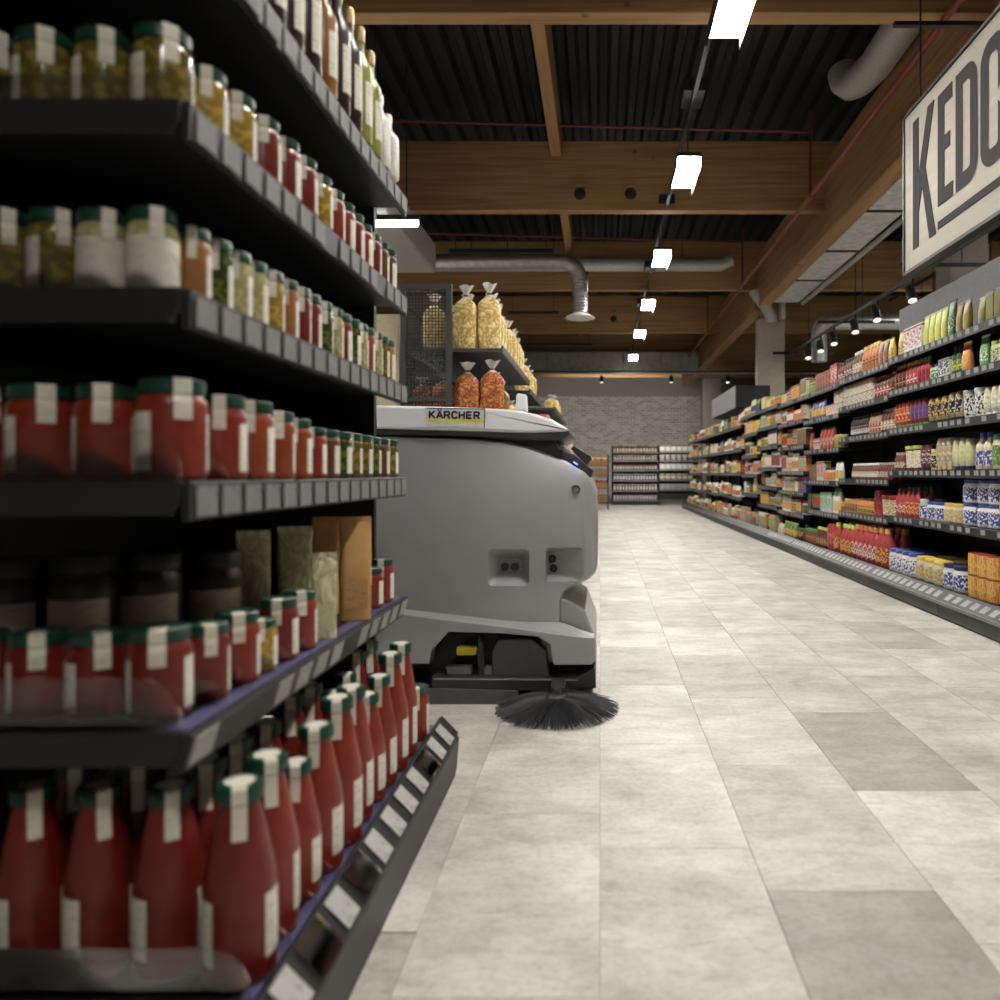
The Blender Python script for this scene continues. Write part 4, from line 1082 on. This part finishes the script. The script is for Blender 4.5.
# grey header panels on the shelving
def header(x0, x1, y0, y1, z0, z1, label):
    o = thing('header_panel', label, 'panel', ((x0+x1)/2, (y0+y1)/2, z0))
    L_ = ((x0+x1)/2, (y0+y1)/2, z0)
    child_world(obj('sheet', MB().box(x0, x1, y0, y1, z0, z1, ch=.006).mesh('sheet', PANG)), o, L_)
    return o, L_
header(RB+.034, RB+.06, 3.4, 8.10, 0, 2.66, 'tall plain grey panel rising above the near end of the long shelving')
o, L_ = header(2.62, 2.64, 15.4, 18.6, 2.26, 2.70, 'pale grey header box over the far bays of the long shelving')
child_world(obj('back_sheet', MB().box(3.06, 3.08, 15.44, 18.6, 2.26, 2.70).mesh('back_sheet', PANG)), o, L_)
child_world(obj('roof_sheet', MB().box(2.62, 3.08, 15.4, 18.6, 2.26, 2.28).mesh('roof_sheet', PANG)), o, L_)
child_world(obj('end_cheek', MB().box(2.64, 3.3, 15.4, 15.44, 2.26, 2.70).mesh('end_cheek', DARK)), o, L_)
for yy in (15.5, 18.5): child_world(obj('post', MB().box(3.06, 3.10, yy, yy+.04, 0, 2.30).mesh('post', DARK)), o, L_)

# ------------------------------------------------------------------ products of the long shelving
def C(name, col, rough=.38): return plain('pack_'+name, col, rough, 0, .12, 20)
INKS = {'red': (.42, .018, .02), 'dark red': (.20, .012, .014), 'yellow': (.72, .48, .03), 'mustard': (.50, .33, .06), 'cream': (.58, .52, .36), 'white': (.70, .69, .65), 'green': (.06, .26, .05),
        'lime': (.50, .60, .05), 'dark green': (.02, .075, .03), 'blue': (.03, .06, .30), 'navy': (.015, .02, .09), 'orange': (.62, .19, .03), 'brown': (.15, .06, .025), 'black': (.014, .013, .013),
        'tan': (.40, .28, .14), 'pink': (.55, .22, .22), 'silver': (.45, .45, .46), 'maroon': (.14, .02, .02)}
for n_, c_ in list(INKS.items()):      # slightly muted inks
    g_ = sum(c_)/3; INKS[n_] = tuple((x_*.82+g_*.18)*1.0 for x_ in c_)
def ink(n): return C(n, INKS[n])
def art(a, b, c=None, scale=62): return printed('art_%s_%s_%s_%d' % (a, b, c, scale), INKS[a], INKS[b], INKS[c] if c else None, scale)
NAMES = {'jar': 'food_jar', 'bottle': 'condiment_bottle', 'squeeze': 'squeeze_bottle', 'carton': 'carton', 'pouch': 'food_pouch', 'tub': 'plastic_tub', 'can': 'tin_can'}
CATS = {'jar': 'jar', 'bottle': 'bottle', 'squeeze': 'bottle', 'carton': 'carton', 'pouch': 'pouch', 'tub': 'tub', 'can': 'can'}
def build_pack(kind, w_, h, main, cap, lab, lab2, detail):
    """(mesh, [(part name, mesh)]) front towards -Y, base at 0"""
    r = w_/2
    M, K = ink(main), ink(cap)
    A = art(lab, lab2 or main)
    parts = []
    m = MB()
    if kind == 'jar':
        prof = [(r*.9, 0), (r, h*.05), (r, h*.72), (r*.86, h*.82), (r*.84, h*.86)]; capp = [(r*.88, h*.84), (r*.92, h*.85), (r*.92, h*.98), (r*.86, h), (0, h)]
        labp = ([(r*1.012, h*.10), (r*1.012, h*.68)], -PI/2-1.75, -PI/2+1.75)
    elif kind == 'tub':
        prof = [(r*.82, 0), (r*.86, h*.03), (r*.98, h*.86), (r, h*.88)]; capp = [(r*1.03, h*.86), (r*1.04, h*.88), (r*1.04, h*.97), (r*.98, h), (0, h)]
        labp = ([(r*.885, h*.10), (r*.985, h*.80)], -PI/2-1.9, -PI/2+1.9)
    elif kind == 'can':
        prof = [(r*.94, 0), (r, h*.02), (r, h*.96)]; capp = [(r*1.01, h*.95), (r*1.01, h*.985), (r*.95, h*.985), (r*.93, h*.965), (0, h*.965)]
        labp = ([(r*1.01, h*.06), (r*1.01, h*.93)], -PI/2-2.2, -PI/2+2.2)
    elif kind == 'bottle':
        prof = [(r*.88, 0), (r, h*.03), (r, h*.55), (r*.93, h*.64), (r*.5, h*.80), (r*.42, h*.86), (r*.42, h*.88)]; capp = [(r*.46, h*.86), (r*.52, h*.87), (r*.5, h*.985), (r*.44, h), (0, h)]
        labp = ([(r*1.012, h*.12), (r*1.012, h*.50)], -PI/2-1.6, -PI/2+1.6)
    elif kind == 'squeeze':
        prof = [(r*.70, h*.10), (r*.86, h*.16), (r, h*.40), (r*.96, h*.66), (r*.86, h*.90), (r*.7, h*.985), (0, h)]; capp = [(r*.72, 0), (r*.76, h*.01), (r*.76, h*.115), (r*.7, h*.13)]
        labp = ([(r*.95, h*.26), (r*1.015, h*.42), (r*.985, h*.66), (r*.93, h*.78)], -PI/2-1.1, -PI/2+1.1)
    seg = 14 if detail else 8
    if kind in ('jar', 'tub', 'can', 'bottle', 'squeeze'):
        if detail:
            body = MB().lathe(prof, seg).mesh('pack_body', M, 50)
            parts.append(('cap' if kind in ('bottle', 'squeeze') else 'lid', MB().lathe(capp, seg).mesh('cap', K, 40)))
            parts.append(('label', MB().lathe(labp[0], 10, a0=labp[1], a1=labp[2]).mesh('label', A, 60)))
            return body, parts
        m.lathe(prof, seg, 0); m.lathe(capp, seg, 1); m.lathe(labp[0], 6, 2, labp[1], labp[2])
        return m.mesh('pack', [M, K, A], 50), parts
    if kind == 'carton':
        d = w_*.6
        if detail:
            body = MB().box(-r, r, -d/2, d/2, 0, h, ch=.003).mesh('pack_body', M)
            parts.append(('print_panel', MB().box(-r*.92, r*.92, -d/2-.0015, -d/2, h*.18, h*.86).mesh('print_panel', A)))
            parts.append(('band', MB().box(-r*1.005, r*1.005, -d/2-.001, d/2+.001, h*.88, h*.95).mesh('band', K)))
            return body, parts
        m.box(-r, r, -d/2, d/2, 0, h, 0); m.box(-r*.92, r*.92, -d/2-.003, -d/2-.001, h*.12, h*.8, 2)
        return m.mesh('pack', [M, K, A]), parts
    if kind == 'pouch':
        d = w_*.42
        vs = []; fs = []; sgm = 12
        prof2 = [(0, .92, 1.0), (.12, 1.0, 1.0), (.55, 1.0, .92), (.85, .98, .35), (.93, .98, .06), (1.0, 1.0, .03)]
        for u, sx, sy in prof2:
            for k in range(sgm):
                a = 2*PI*k/sgm; ca, sa = math.cos(a), math.sin(a)
                vs.append((math.copysign(abs(ca)**.5, ca)*r*sx, math.copysign(abs(sa)**.6, sa)*d/2*sy, u*h))
        for i in range(len(prof2)-1):
            for k in range(sgm):
                j = (k+1) % sgm; fs.append((i*sgm+k, i*sgm+j, (i+1)*sgm+j, (i+1)*sgm+k))
        fs.append(list(range(sgm))[::-1]); fs.append([(len(prof2)-1)*sgm+k for k in range(sgm)])
        bodym = art(main, main, cap, 16) if False else M
        mid = MB(); 
        lp = []
        for u, sy in ((.16, 1.0), (.36, .96), (.56, .92)):
            for k in range(7):
                a = -PI+PI*(k+.5)/7.5+.05
                ca, sa = math.cos(a), math.sin(a)
                lp.append((math.copysign(abs(ca)**.5, ca)*r*1.02, math.copysign(abs(sa)**.6, sa)*d/2*sy*1.04-.001, u*h))
        lf = [(i*7+k, i*7+k+1, (i+1)*7+k+1, (i+1)*7+k) for i in range(2) for k in range(6)]
        if detail:
            parts.append(('print_panel', mid.add(lp, lf).mesh('print_panel', A, 60)))
            parts.append(('seal', MB().box(-r*.98, r*.98, -.0035-d*.012, .0035+d*.012, h*.94, h*1.003).mesh('seal', K)))
            return m.add(vs, fs).mesh('pack_body', bodym, 50), parts
        m.add(vs, fs, 0); m.add(lp, lf, 2); m.box(-r*.98, r*.98, -.004-d*.012, .004+d*.012, h*.94, h*1.004, 1)
        return m.mesh('pack', [bodym, K, A], 50), parts
KW = {'jar': 'jar', 'bottle': 'bottle', 'squeeze': 'squeeze bottle', 'carton': 'carton', 'pouch': 'pouch', 'tub': 'tub', 'can': 'tin'}
SEEN = set()
def pack_base(kind, main, lab, cap, where):
    """(front, where) of a label that no other row uses"""
    for f_ in ('%s %s with %s label' % (main, KW[kind], lab), '%s-topped %s %s with %s label' % (cap.replace(' ', '-'), main, KW[kind], lab), 'small %s %s with %s label' % (main, KW[kind], lab),
               'plain %s %s with %s label' % (main, KW[kind], lab), 'printed %s %s with %s label' % (main, KW[kind], lab)):
        if (f_, where) not in SEEN: SEEN.add((f_, where)); return f_, where
    return f_, where
def nth(base, k, how=''): return '%s, %s%s in row, %s' % (base[0], how, ORD[min(k, 27)], base[1])
def add_pack(spec, x, y, z, label, group, detail=True, rz=-PI/2, depth=1):
    kind, main, cap, lab, lab2, w_, h = spec
    key = ('pk', kind, main, cap, lab, lab2, round(w_, 3), round(h, 3), detail)
    body, parts = cached(key, lambda: build_pack(kind, w_, h, main, cap, lab, lab2, detail))
    o = obj(NAMES[kind], body, None, (x, y, z), rz); tag(o, label, CATS[kind], group)
    for nm, me in parts: obj(nm, me, o)
    return o
def width_y(spec): return spec[5]
# runs along the first four bays: (kind, main, cap, label ink, second ink, width, height, count, stacked)
S0 = [('jar','cream','dark green','white','green',.085,.17,2,1), ('carton','lime','white','yellow','lime',.10,.20,4,1), ('pouch','lime','white','lime','yellow',.10,.19,1,1), ('pouch','yellow','cream','lime','yellow',.10,.22,2,1), ('pouch','green','dark green','white','green',.11,.27,1,1),
      ('pouch','lime','cream','yellow','lime',.10,.24,4,1), ('carton','white','red','red','white',.12,.21,3,1), ('pouch','yellow','brown','brown','yellow',.11,.22,2,1), ('pouch','brown','yellow','orange','brown',.11,.22,2,1), ('bottle','orange','yellow','brown','orange',.085,.25,5,1),
      ('bottle','brown','cream','white','tan',.085,.24,3,1), ('bottle','maroon','black','white','maroon',.08,.21,5,1), ('carton','red','dark red','white','red',.12,.23,2,1), ('carton','maroon','red','orange','maroon',.11,.20,5,1)]
S1 = [('jar','mustard','black','cream','brown',.085,.09,3,2), ('jar','cream','lime','green','cream',.095,.15,3,1), ('pouch','green','white','white','green',.11,.25,1,1), ('pouch','orange','yellow','yellow','orange',.12,.22,1,1), ('bottle','dark green','black','yellow','green',.07,.21,2,1), ('carton','cream','navy','white','navy',.09,.14,2,1), ('jar','cream','navy','white','green',.075,.12,2,1),
      ('bottle','red','green','red','dark red',.07,.24,3,1), ('bottle','red','yellow','white','red',.07,.24,3,1), ('bottle','maroon','orange','orange','black',.07,.21,4,1), ('bottle','brown','red','white','red',.075,.20,5,1), ('carton','cream','brown','white','tan',.14,.13,8,2)]
S2 = [('jar','mustard','yellow','cream','black',.09,.16,2,1), ('jar','mustard','black','black','mustard',.09,.14,2,1), ('squeeze','cream','white','white','cream',.08,.19,2,1), ('squeeze','cream','white','lime','white',.08,.19,1,1), ('tub','white','silver','black','white',.13,.20,2,1), ('squeeze','tan','black','cream','black',.10,.21,2,1), ('squeeze','mustard','navy','yellow','navy',.11,.20,3,1),
      ('squeeze','dark red','green','red','blue',.075,.22,4,1), ('squeeze','red','green','yellow','red',.075,.22,4,1), ('bottle','maroon','tan','white','tan',.075,.21,4,1), ('bottle','tan','brown','cream','red',.07,.20,4,1), ('bottle','black','black','white','black',.06,.20,8,1)]
S3 = [('jar','mustard','dark green','yellow','black',.10,.24,2,1), ('jar','cream','green','mustard','green',.11,.23,3,1), ('bottle','cream','blue','white','blue',.10,.25,2,1), ('squeeze','cream','navy','lime','cream',.09,.22,3,1), ('squeeze','cream','mustard','cream','tan',.08,.24,3,1), ('jar','yellow','cream','cream','black',.08,.16,1,1),
      ('squeeze','maroon','black','silver','maroon',.09,.20,2,1), ('tub','dark red','lime','yellow','white',.15,.20,2,1), ('bottle','maroon','tan','cream','brown',.06,.15,9,1), ('bottle','brown','white','white','tan',.055,.15,12,1)]
S4 = [('squeeze','yellow','yellow','yellow','orange',.115,.30,4,1), ('jar','white','blue','white','blue',.14,.16,3,2), ('jar','cream','yellow','cream','mustard',.14,.145,2,1), ('jar','white','blue','white','blue',.14,.145,2,1), ('jar','silver','silver','white','blue',.10,.16,1,1),
      ('bottle','red','dark green','yellow','red',.09,.25,3,1), ('bottle','red','dark red','white','red',.09,.23,2,1), ('tub','dark red','red','white','mustard',.15,.20,2,1), ('squeeze','red','red','red','dark red',.08,.24,2,1), ('bottle','orange','brown','yellow','brown',.07,.15,6,1), ('jar','mustard','orange','orange','brown',.075,.13,6,1)]
S5 = [('tub','orange','orange','pink','orange',.14,.14,3,1), ('can','yellow','red','yellow','orange',.12,.15,3,2), ('jar','white','navy','white','blue',.15,.18,2,1), ('jar','cream','yellow','cream','mustard',.15,.18,3,1), ('jar','white','blue','blue','white',.13,.19,4,1), ('bottle','red','orange','yellow','red',.13,.34,2,1),
      ('bottle','red','orange','white','red',.12,.33,5,1), ('bottle','red','lime','yellow','red',.12,.31,4,1), ('squeeze','red','red','pink','red',.10,.28,2,1), ('bottle','maroon','lime','yellow','brown',.075,.22,5,1), ('jar','brown','green','orange','brown',.085,.17,5,1), ('bottle','maroon','black','red','black',.08,.2,4,1)]
SHL = ['top shelf', 'second shelf', 'third shelf', 'fourth shelf', 'fifth shelf', 'base shelf']
rp_ = random.Random(21)
def bay_of(y): return max(0, min(12, int((y-4.04)/1.43)))
def level(bi, li, n_total=6):
    lv = LEV[bi]
    return lv[li] if li < len(lv) else None
NEARY = {}
# the short stretch of the first bay before the runs begin
for li, runspec in enumerate([S0, S1, S2, S3, S4, S5]):
    kind, main, cap, lab, lab2, w_, h, n, stack = runspec[0]
    base = pack_base(kind, main, lab, cap, '%s, near end of first bay' % SHL[li])
    y = 4.10; k = 0; z = LEV[0][li] if li < 5 else BASEZ
    while y+w_ < (4.61 if li != 5 else 4.54):
        add_pack((kind, main, cap, lab, lab2, w_, h), (RS if li < 5 else 2.43)+.045+w_/2, y+w_/2, z+.0032, nth(base, k), base[0]+' near end', True)
        y += w_*1.035+.004; k += 1
for li, runspec in enumerate([S0, S1, S2, S3, S4, S5]):
    y = 4.62 if li != 5 else 4.55
    for spec in runspec:
        kind, main, cap, lab, lab2, w_, h, n, stack = spec
        sp = (kind, main, cap, lab, lab2, w_, h)
        ylast = None
        first_bay = bay_of(y)
        base = pack_base(kind, main, lab, cap, '%s, %s shelving bay' % (SHL[li], ORD[first_bay])); grp = base[0]+' on the '+base[1]
        for k in range(n):
            bi = bay_of(y)
            edge = 4.04+1.43*(bi+1)
            if y+w_ > edge-.012: y = edge+.014; bi = bay_of(y+.02)
            if y > 9.7: break
            z = (LEV[bi][li] if li < 5 else BASEZ)
            # keep below the next board
            if li > 0 and li < 5:
                lim = LEV[bi][li-1]-LEV[bi][li]-.064
            elif li == 5: lim = LEV[bi][4]-BASEZ-.064
            else: lim = 9
            sp2 = sp if h*stack <= lim else (kind, main, cap, lab, lab2, w_, round(lim*.96/stack, 3))
            front = (RS if li < 5 else 2.43)+.045
            d = w_*(.6 if kind == 'carton' else .42 if kind == 'pouch' else 1)
            for s_ in range(stack):
                add_pack(sp2, front+d/2, y+w_/2, z+.0032+s_*(sp2[6]+.001), nth(base, k, 'atop ' if s_ else ''), grp)
            # one more behind, so the shelf is filled
            if (kind not in ('carton', 'pouch')) and d*2+front < RB-.02 and li > 1:
                add_pack(sp2, front+d*1.5+.012, y+w_/2, z+.0032, nth(base, k, 'behind '), grp)
            y += w_*1.035+.004
        y += .012
    NEARY[li] = y
# remaining bays: assorted packs
PAL = [['cream','white','green','lime'], ['red','orange','yellow','cream'], ['tan','cream','brown','mustard'], ['white','cream','silver','green'], ['dark green','green','cream','yellow'], ['maroon','brown','tan','cream'], ['cream','white','orange','blue']]
for bi in range(3, 13):
    y0 = bays[bi]; lv = LEV[bi]+[BASEZ]
    for li, z in enumerate(lv):
        base = li == len(lv)-1
        y = y0+.03
        if bi == 3:
            y = max(y, NEARY[min(li if not base else 5, 5)]+.01)
        top = lv[li-1] if li else z+.30
        lim = top-z-.066
        rr = random.Random(1000+bi*10+li)
        while y < y0+1.37:
            pal = PAL[(bi*3+li*2+rr.randint(0, 2)) % len(PAL)]
            kind = rr.choice(['jar', 'bottle', 'carton', 'pouch', 'pouch', 'carton', 'jar', 'squeeze', 'can'])
            main = rr.choice(pal+['cream', 'white', 'tan']); lab = rr.choice([c for c in pal+['white', 'yellow', 'red', 'orange'] if c != main]); lab2 = rr.choice(['red', 'green', 'brown', 'yellow', 'white', 'navy', 'orange'])
            cap = rr.choice(['green', 'black', 'white', 'red', 'yellow', 'brown'])
            w_ = {'jar': .095, 'bottle': .08, 'carton': .13, 'pouch': .12, 'squeeze': .09, 'can': .09, 'tub': .14}[kind]*rr.choice([.95, 1.1])
            h = min(lim, {'jar': .16, 'bottle': .26, 'carton': .21, 'pouch': .23, 'squeeze': .22, 'can': .13, 'tub': .16}[kind]*rr.choice([.9, 1.05]))
            h = math.floor(h*100)/100 if h == lim else h
            if base: h = min(.30, lim-.01)*rr.choice([.6, .8]); w_ *= 1.25
            n = rr.choice([2, 3, 3, 4])
            sp = (kind, main, cap, lab, lab2, round(w_, 3), round(h, 3))
            label = None
            for k in range(n):
                if y+w_ > y0+1.41: break
                if label is None:
                    label = pack_base(kind, main, lab, cap, '%s, %s shelving bay' % ('base shelf' if base else (SHL[:5]+['sixth shelf'])[li], ORD[bi])); grp = label[0]+' on the '+label[1]
                d = w_*(.6 if kind == 'carton' else .42 if kind == 'pouch' else 1)
                front = (RS if not base else 2.43)+.04
                add_pack(sp, front+d/2, y+w_/2, z+.0032, nth(label, k), grp, detail=bi < 5)
                y += w_*1.04+.003
            y += .015
            if label is None: y += .05

# ================================================================== PASTA GONDOLA (behind the robot)
GL = (-1.3, 7.5, 0)
t = thing('pasta_gondola', 'dark metal gondola with mesh end panel holding bags of pasta', 'shelving', GL)
GRID = plain('gunmetal', (.05, .055, .06), .5)
ey = 6.60
fr = MB().box(-1.66, -1.62, ey, ey+.05, 0, 2.57).box(-1.28, -1.235, ey, ey+.05, 0, 2.57).box(-1.62, -1.28, ey, ey+.05, 2.53, 2.57).box(-1.62, -1.28, ey, ey+.05, 1.60, 1.63).box(-1.62, -1.28, ey, ey+.05, 0, .1)
child_world(obj('end_frame', fr.mesh('end_frame', GRID)), t, GL)
g = MB(); hx = .027
k = 0
xx = -1.62
while xx < -1.285: g.box(xx, xx+.008, ey+.02, ey+.024, .1, 2.53); xx += hx
zz = .1
while zz < 2.53: g.box(-1.62, -1.28, ey+.021, ey+.0235, zz, zz+.008); zz += hx
q = child_world(obj('mesh_sheet', g.mesh('mesh_sheet', GRID)), t, GL); q['kind'] = 'stuff'
child_world(obj('side_cheek', MB().box(-2.0, -1.68, ey+.05, ey+.09, 0, 2.33).mesh('side_cheek', plain('cream_cheek', (.55, .46, .32), .6))), t, GL)
child_world(obj('spine_panel', MB().box(-1.66, -1.63, ey+.05, 20.5, 0, 1.75).mesh('spine_panel', DARK)), t, GL)
child_world(obj('plinth', MB().box(-1.63, -.60, ey+.05, 20.5, 0, .13).mesh('plinth', GREYK)), t, GL)
PSH = [(ey+.05, 9.2, 2.045), (9.27, 11.1, 1.965), (11.3, 15.0, 1.93), (ey+.05, 9.9, 1.46), (10.0, 20.5, 1.45), (ey+.05, 20.5, .95), (ey+.05, 20.5, .5)]
for (a, b, z) in PSH:
    gx = -.78 if (a < 9.9 and b < 10 and z < 1.5) else -.81 if b < 11.2 and z > 1.5 else -.64
    sh = child_world(obj('shelf_board', MB().box(-1.63, gx-.025, a, b, z-.03, z).mesh('shelf_board', GRID)), t, GL)
    q = obj('shelf_lip', MB().prism_y([(gx-.025, z-.04), (gx-.005, z-.035), (gx, z+.02), (gx-.006, z+.025), (gx-.025, z)], a, b).mesh('shelf_lip', GRID)); q.parent = sh
for yy in (9.215, 11.2, 15.02, 20.4):
    child_world(obj('upright', MB().box(-1.63, -1.59, yy, yy+.035, .13, 2.0).mesh('upright', GRID)), t, GL)
def bagrow(z, rows, grp):
    for i, (x, y, w_, h, mt, lab) in enumerate(rows):
        pasta_bag('pasta_bag', w_, w_*.66, h, mt, lab, (x, y, z+.002), rp_.uniform(-.2, .2), grp, i)
bagrow(2.045, [(-1.145, 6.78, .195, .55, PY, 'yellow pasta bag beside the mesh panel on the upper pasta shelf'), (-.945, 6.78, .195, .57, PY, 'yellow pasta bag on the upper pasta shelf, second from the mesh panel'),
               (-.955, 6.99, .17, .53, PY, 'yellow pasta bag on the upper pasta shelf just behind the second'), (-.955, 7.19, .17, .52, PY, 'yellow pasta bag third back on the upper pasta shelf'),
               (-.955, 7.40, .17, .52, PY, 'yellow pasta bag fourth back on the upper pasta shelf'), (-.955, 7.62, .17, .45, PY, 'yellow pasta bag last but one on the upper pasta shelf'), (-.955, 7.86, .17, .46, PY, 'yellow pasta bag seventh back on the upper pasta shelf'), (-.94, 8.08, .18, .50, PY, 'yellow pasta bag eighth back on the upper pasta shelf'), (-.94, 8.32, .18, .46, PY, 'yellow pasta bag ninth back on the upper pasta shelf'), (-.94, 8.58, .18, .48, PY, 'yellow pasta bag tenth back on the upper pasta shelf'), (-.94, 8.86, .18, .45, PY, 'yellow pasta bag last on the upper pasta shelf'),
               (-1.16, 6.99, .17, .52, PY, 'yellow pasta bag in the second row near the mesh panel'), (-1.44, 6.90, .19, .50, PY, 'yellow pasta bag seen through the mesh panel'), (-1.33, 7.12, .17, .46, PY, 'yellow pasta bag deep behind the mesh panel')], 'pasta bags on the upper shelf')
bagrow(1.965, [(-.93, 9.5, .18, .40, PY, 'tall yellow pasta bag on the second stretch of shelf'), (-.93, 9.95, .19, .38, PY, 'yellow pasta bag in the middle of the second stretch'), (-.93, 10.4, .2, .38, PY, 'yellow pasta bag towards the end of the second stretch')], 'pasta bags on the second stretch')
bagrow(1.93, [(-.79, 12.9, .22, .34, PY, 'farther yellow pasta bag seen over the robot lid'), (-.795, 13.3, .22, .36, PY, 'yellow pasta bag with spread top against the brick wall'), (-.79, 13.75, .22, .32, PY, 'farthest yellow pasta bag over the robot lid')], 'far pasta bags')
bagrow(1.46, [(-1.13, 6.78, .205, .48, PO, 'orange tomato pasta bag beside the mesh panel over the robot lid'), (-.92, 6.78, .20, .50, PO, 'orange tomato pasta bag on the lower pasta shelf, second from mesh'), (-.93, 7.00, .16, .42, PG, 'green pasta bag behind the orange ones'),
              (-.94, 7.25, .17, .4, PG, 'green pasta bag third along the lower pasta shelf'), (-.94, 7.5, .17, .4, PO, 'orange pasta bag fourth along the lower pasta shelf'), (-1.34, 6.82, .19, .40, PO, 'orange pasta bag seen through the mesh panel'), (-1.53, 6.82, .15, .36, PO, 'orange pasta bag deep behind the mesh panel'),
              (-.94, 8.3, .17, .3, PY, 'small yellow pasta bag beneath the second stretch'), (-.94, 8.7, .17, .3, PO, 'small orange pasta bag beneath the second stretch')], 'pasta bags on the lower shelf')
rr = random.Random(77); y = 10.2; i = 0
while y < 20.3:
    sp = (rr.choice(['pouch', 'jar', 'carton']), rr.choice(['cream', 'white', 'tan', 'orange']), rr.choice(['red', 'white', 'blue']), rr.choice(['red', 'lime', 'yellow', 'blue']), 'white', .16, rr.choice([.3, .36, .4]))
    add_pack(sp, -.76, y, 1.452, '%s %s with %s label on the far pasta gondola, %s along' % (sp[1], KW[sp[0]], sp[3], ORD[i]), 'packs on the far pasta gondola', True, PI/2); y += rr.uniform(.4, .55); i += 1
# produce stand behind the robot
PLN = (.03, 22.0, 0)
t = thing('produce_stand', 'wooden crate stand with fruit beyond the robot', 'stand', PLN)
for z in (.2, .55, .9):
    child_world(obj('crate_shelf', MB().box(-.35, .22, 21.7, 22.3, z, z+.2).mesh('crate_shelf', wood('crate_wood', (.34, .20, .09), (.22, .12, .05), 'X'))), t, PLN)
child_world(obj('frame', MB().box(-.36, -.32, 21.7, 21.74, 0, 1.5).box(.2, .24, 21.7, 21.74, 0, 1.5).box(-.36, -.32, 22.26, 22.3, 0, 1.5).box(.2, .24, 22.26, 22.3, 0, 1.5).mesh('frame', DARK)), t, PLN)
child_world(obj('top_crate', MB().box(-.36, .24, 21.7, 22.3, 1.18, 1.34).mesh('top_crate', wood('crate_wood', (.34, .20, .09), (.22, .12, .05), 'X'))), t, PLN)
def fruit(x, y, z, r, mat, label, grp):
    prof = [(0, 0)]+[(r*math.sin(a), r-r*math.cos(a)*.94) for a in [PI*i/8 for i in range(1, 8)]]+[(r*.12, r*1.9), (0, r*1.86)]
    o = obj('orange', MB().lathe(prof, 12).mesh('orange', mat, 60), None, (x, y, z)); return tag(o, label, 'fruit', grp)
for i in range(10):
    c = ('yellow' if i % 3 else 'orange')
    f = fruit(-.28+.055*i*1.0, 21.8+.12*(i % 3), 1.342 if True else 0, .045, plain('fruit_'+c, INKS[c], .4), '%s fruit lying in the top crate of the produce stand, %s along' % (c, ORD[i]), '%s fruit in the top crate' % c)
for i in range(8):
    c = 'red' if i % 2 else 'orange'
    fruit(-.28+.065*i, 21.76, .752, .032, plain('fruit_'+c, INKS[c], .4), '%s fruit in the middle crate of the produce stand, %s along' % (c, ORD[i]), '%s fruit in the middle crate' % c)

# far gondola of small jars
GL2 = (1.1, 24.9, 0)
t = thing('spice_gondola', 'black gondola with rows of small jars at the end of the aisle', 'shelving', GL2)
x0, x1, yf = .36, 1.86, 24.8
child_world(obj('back_panel', MB().box(x0, x1, yf+.30, yf+.34, 0, 1.84).mesh('back_panel', BLACK)), t, GL2)
for xx in (x0, x1-.04): child_world(obj('side_panel', MB().box(xx, xx+.04, yf, yf+.34, 0, 1.84).mesh('side_panel', BLACK)), t, GL2)
child_world(obj('plinth', MB().box(x0, x1, yf-.03, yf+.3, 0, .12).mesh('plinth', BLACK)), t, GL2)
FZ = [.16, .46, .78, 1.10, 1.40, 1.66]
PALE = plain('pale_lip', (.22, .22, .21), .5)
for li, z in enumerate(FZ):
    sh = child_world(obj('shelf_board', MB().box(x0+.04, x1-.04, yf+.02, yf+.30, z-.03, z).mesh('shelf_board', BLACK)), t, GL2)
    q = obj('ticket_rail', MB().box(x0+.04, x1-.04, yf-.005, yf+.02, z-.05, z+.0).mesh('ticket_rail', PALE)); q.parent = sh
    for k in range(15):
        lab = ['cream', 'white', 'white', 'cream', 'tan', 'yellow'][li]; main = [['maroon', 'brown'], ['tan', 'brown'], ['black', 'brown'], ['black', 'dark green'], ['maroon', 'red'], ['maroon', 'orange']][li][k % 2]
        cap = ['black', 'white', 'white', 'red', 'white', 'red'][li]
        add_pack(('jar', main, cap, lab, 'white', .070, [.2, .19, .19, .18, .16, .15][li]), x0+.10+k*.092, yf+.075, z+.001, 'small %s jar, %s shelf up of the black gondola, %s across' % (main, ORD[li], ORD[k]), 'jars on the far gondola', False, 0)
# white chiller shelving beside it
GL3 = (2.9, 31.2, 0)
t = thing('white_shelving', 'pale shelving with white packs far behind the black gondola', 'shelving', GL3)
child_world(obj('back_panel', MB().box(2.3, 3.9, 31.5, 31.55, 0, 2.1).mesh('back_panel', DARK)), t, GL3)
child_world(obj('plinth', MB().box(2.3, 3.9, 31.0, 31.5, 0, .2).mesh('plinth', GREYK)), t, GL3)
for li, z in enumerate([.35, .75, 1.15, 1.5, 1.85]):
    sh = child_world(obj('shelf_board', MB().box(2.3, 3.9, 31.05, 31.5, z-.06, z).mesh('shelf_board', PALE)), t, GL3)
    for k in range(6):
        add_pack((['carton', 'pouch', 'carton', 'tub', 'carton'][li], ['silver', 'tan', 'silver', 'tan', 'tan'][li], 'white', ['blue', 'silver', 'white', 'brown', 'silver'][li], 'white', .20, .22), 2.45+k*.22, 31.25, z+.002,
                 'white pack on the %s shelf up of the pale shelving, %s across' % (ORD[li], ORD[k]), 'packs on the pale shelving', False, 0)
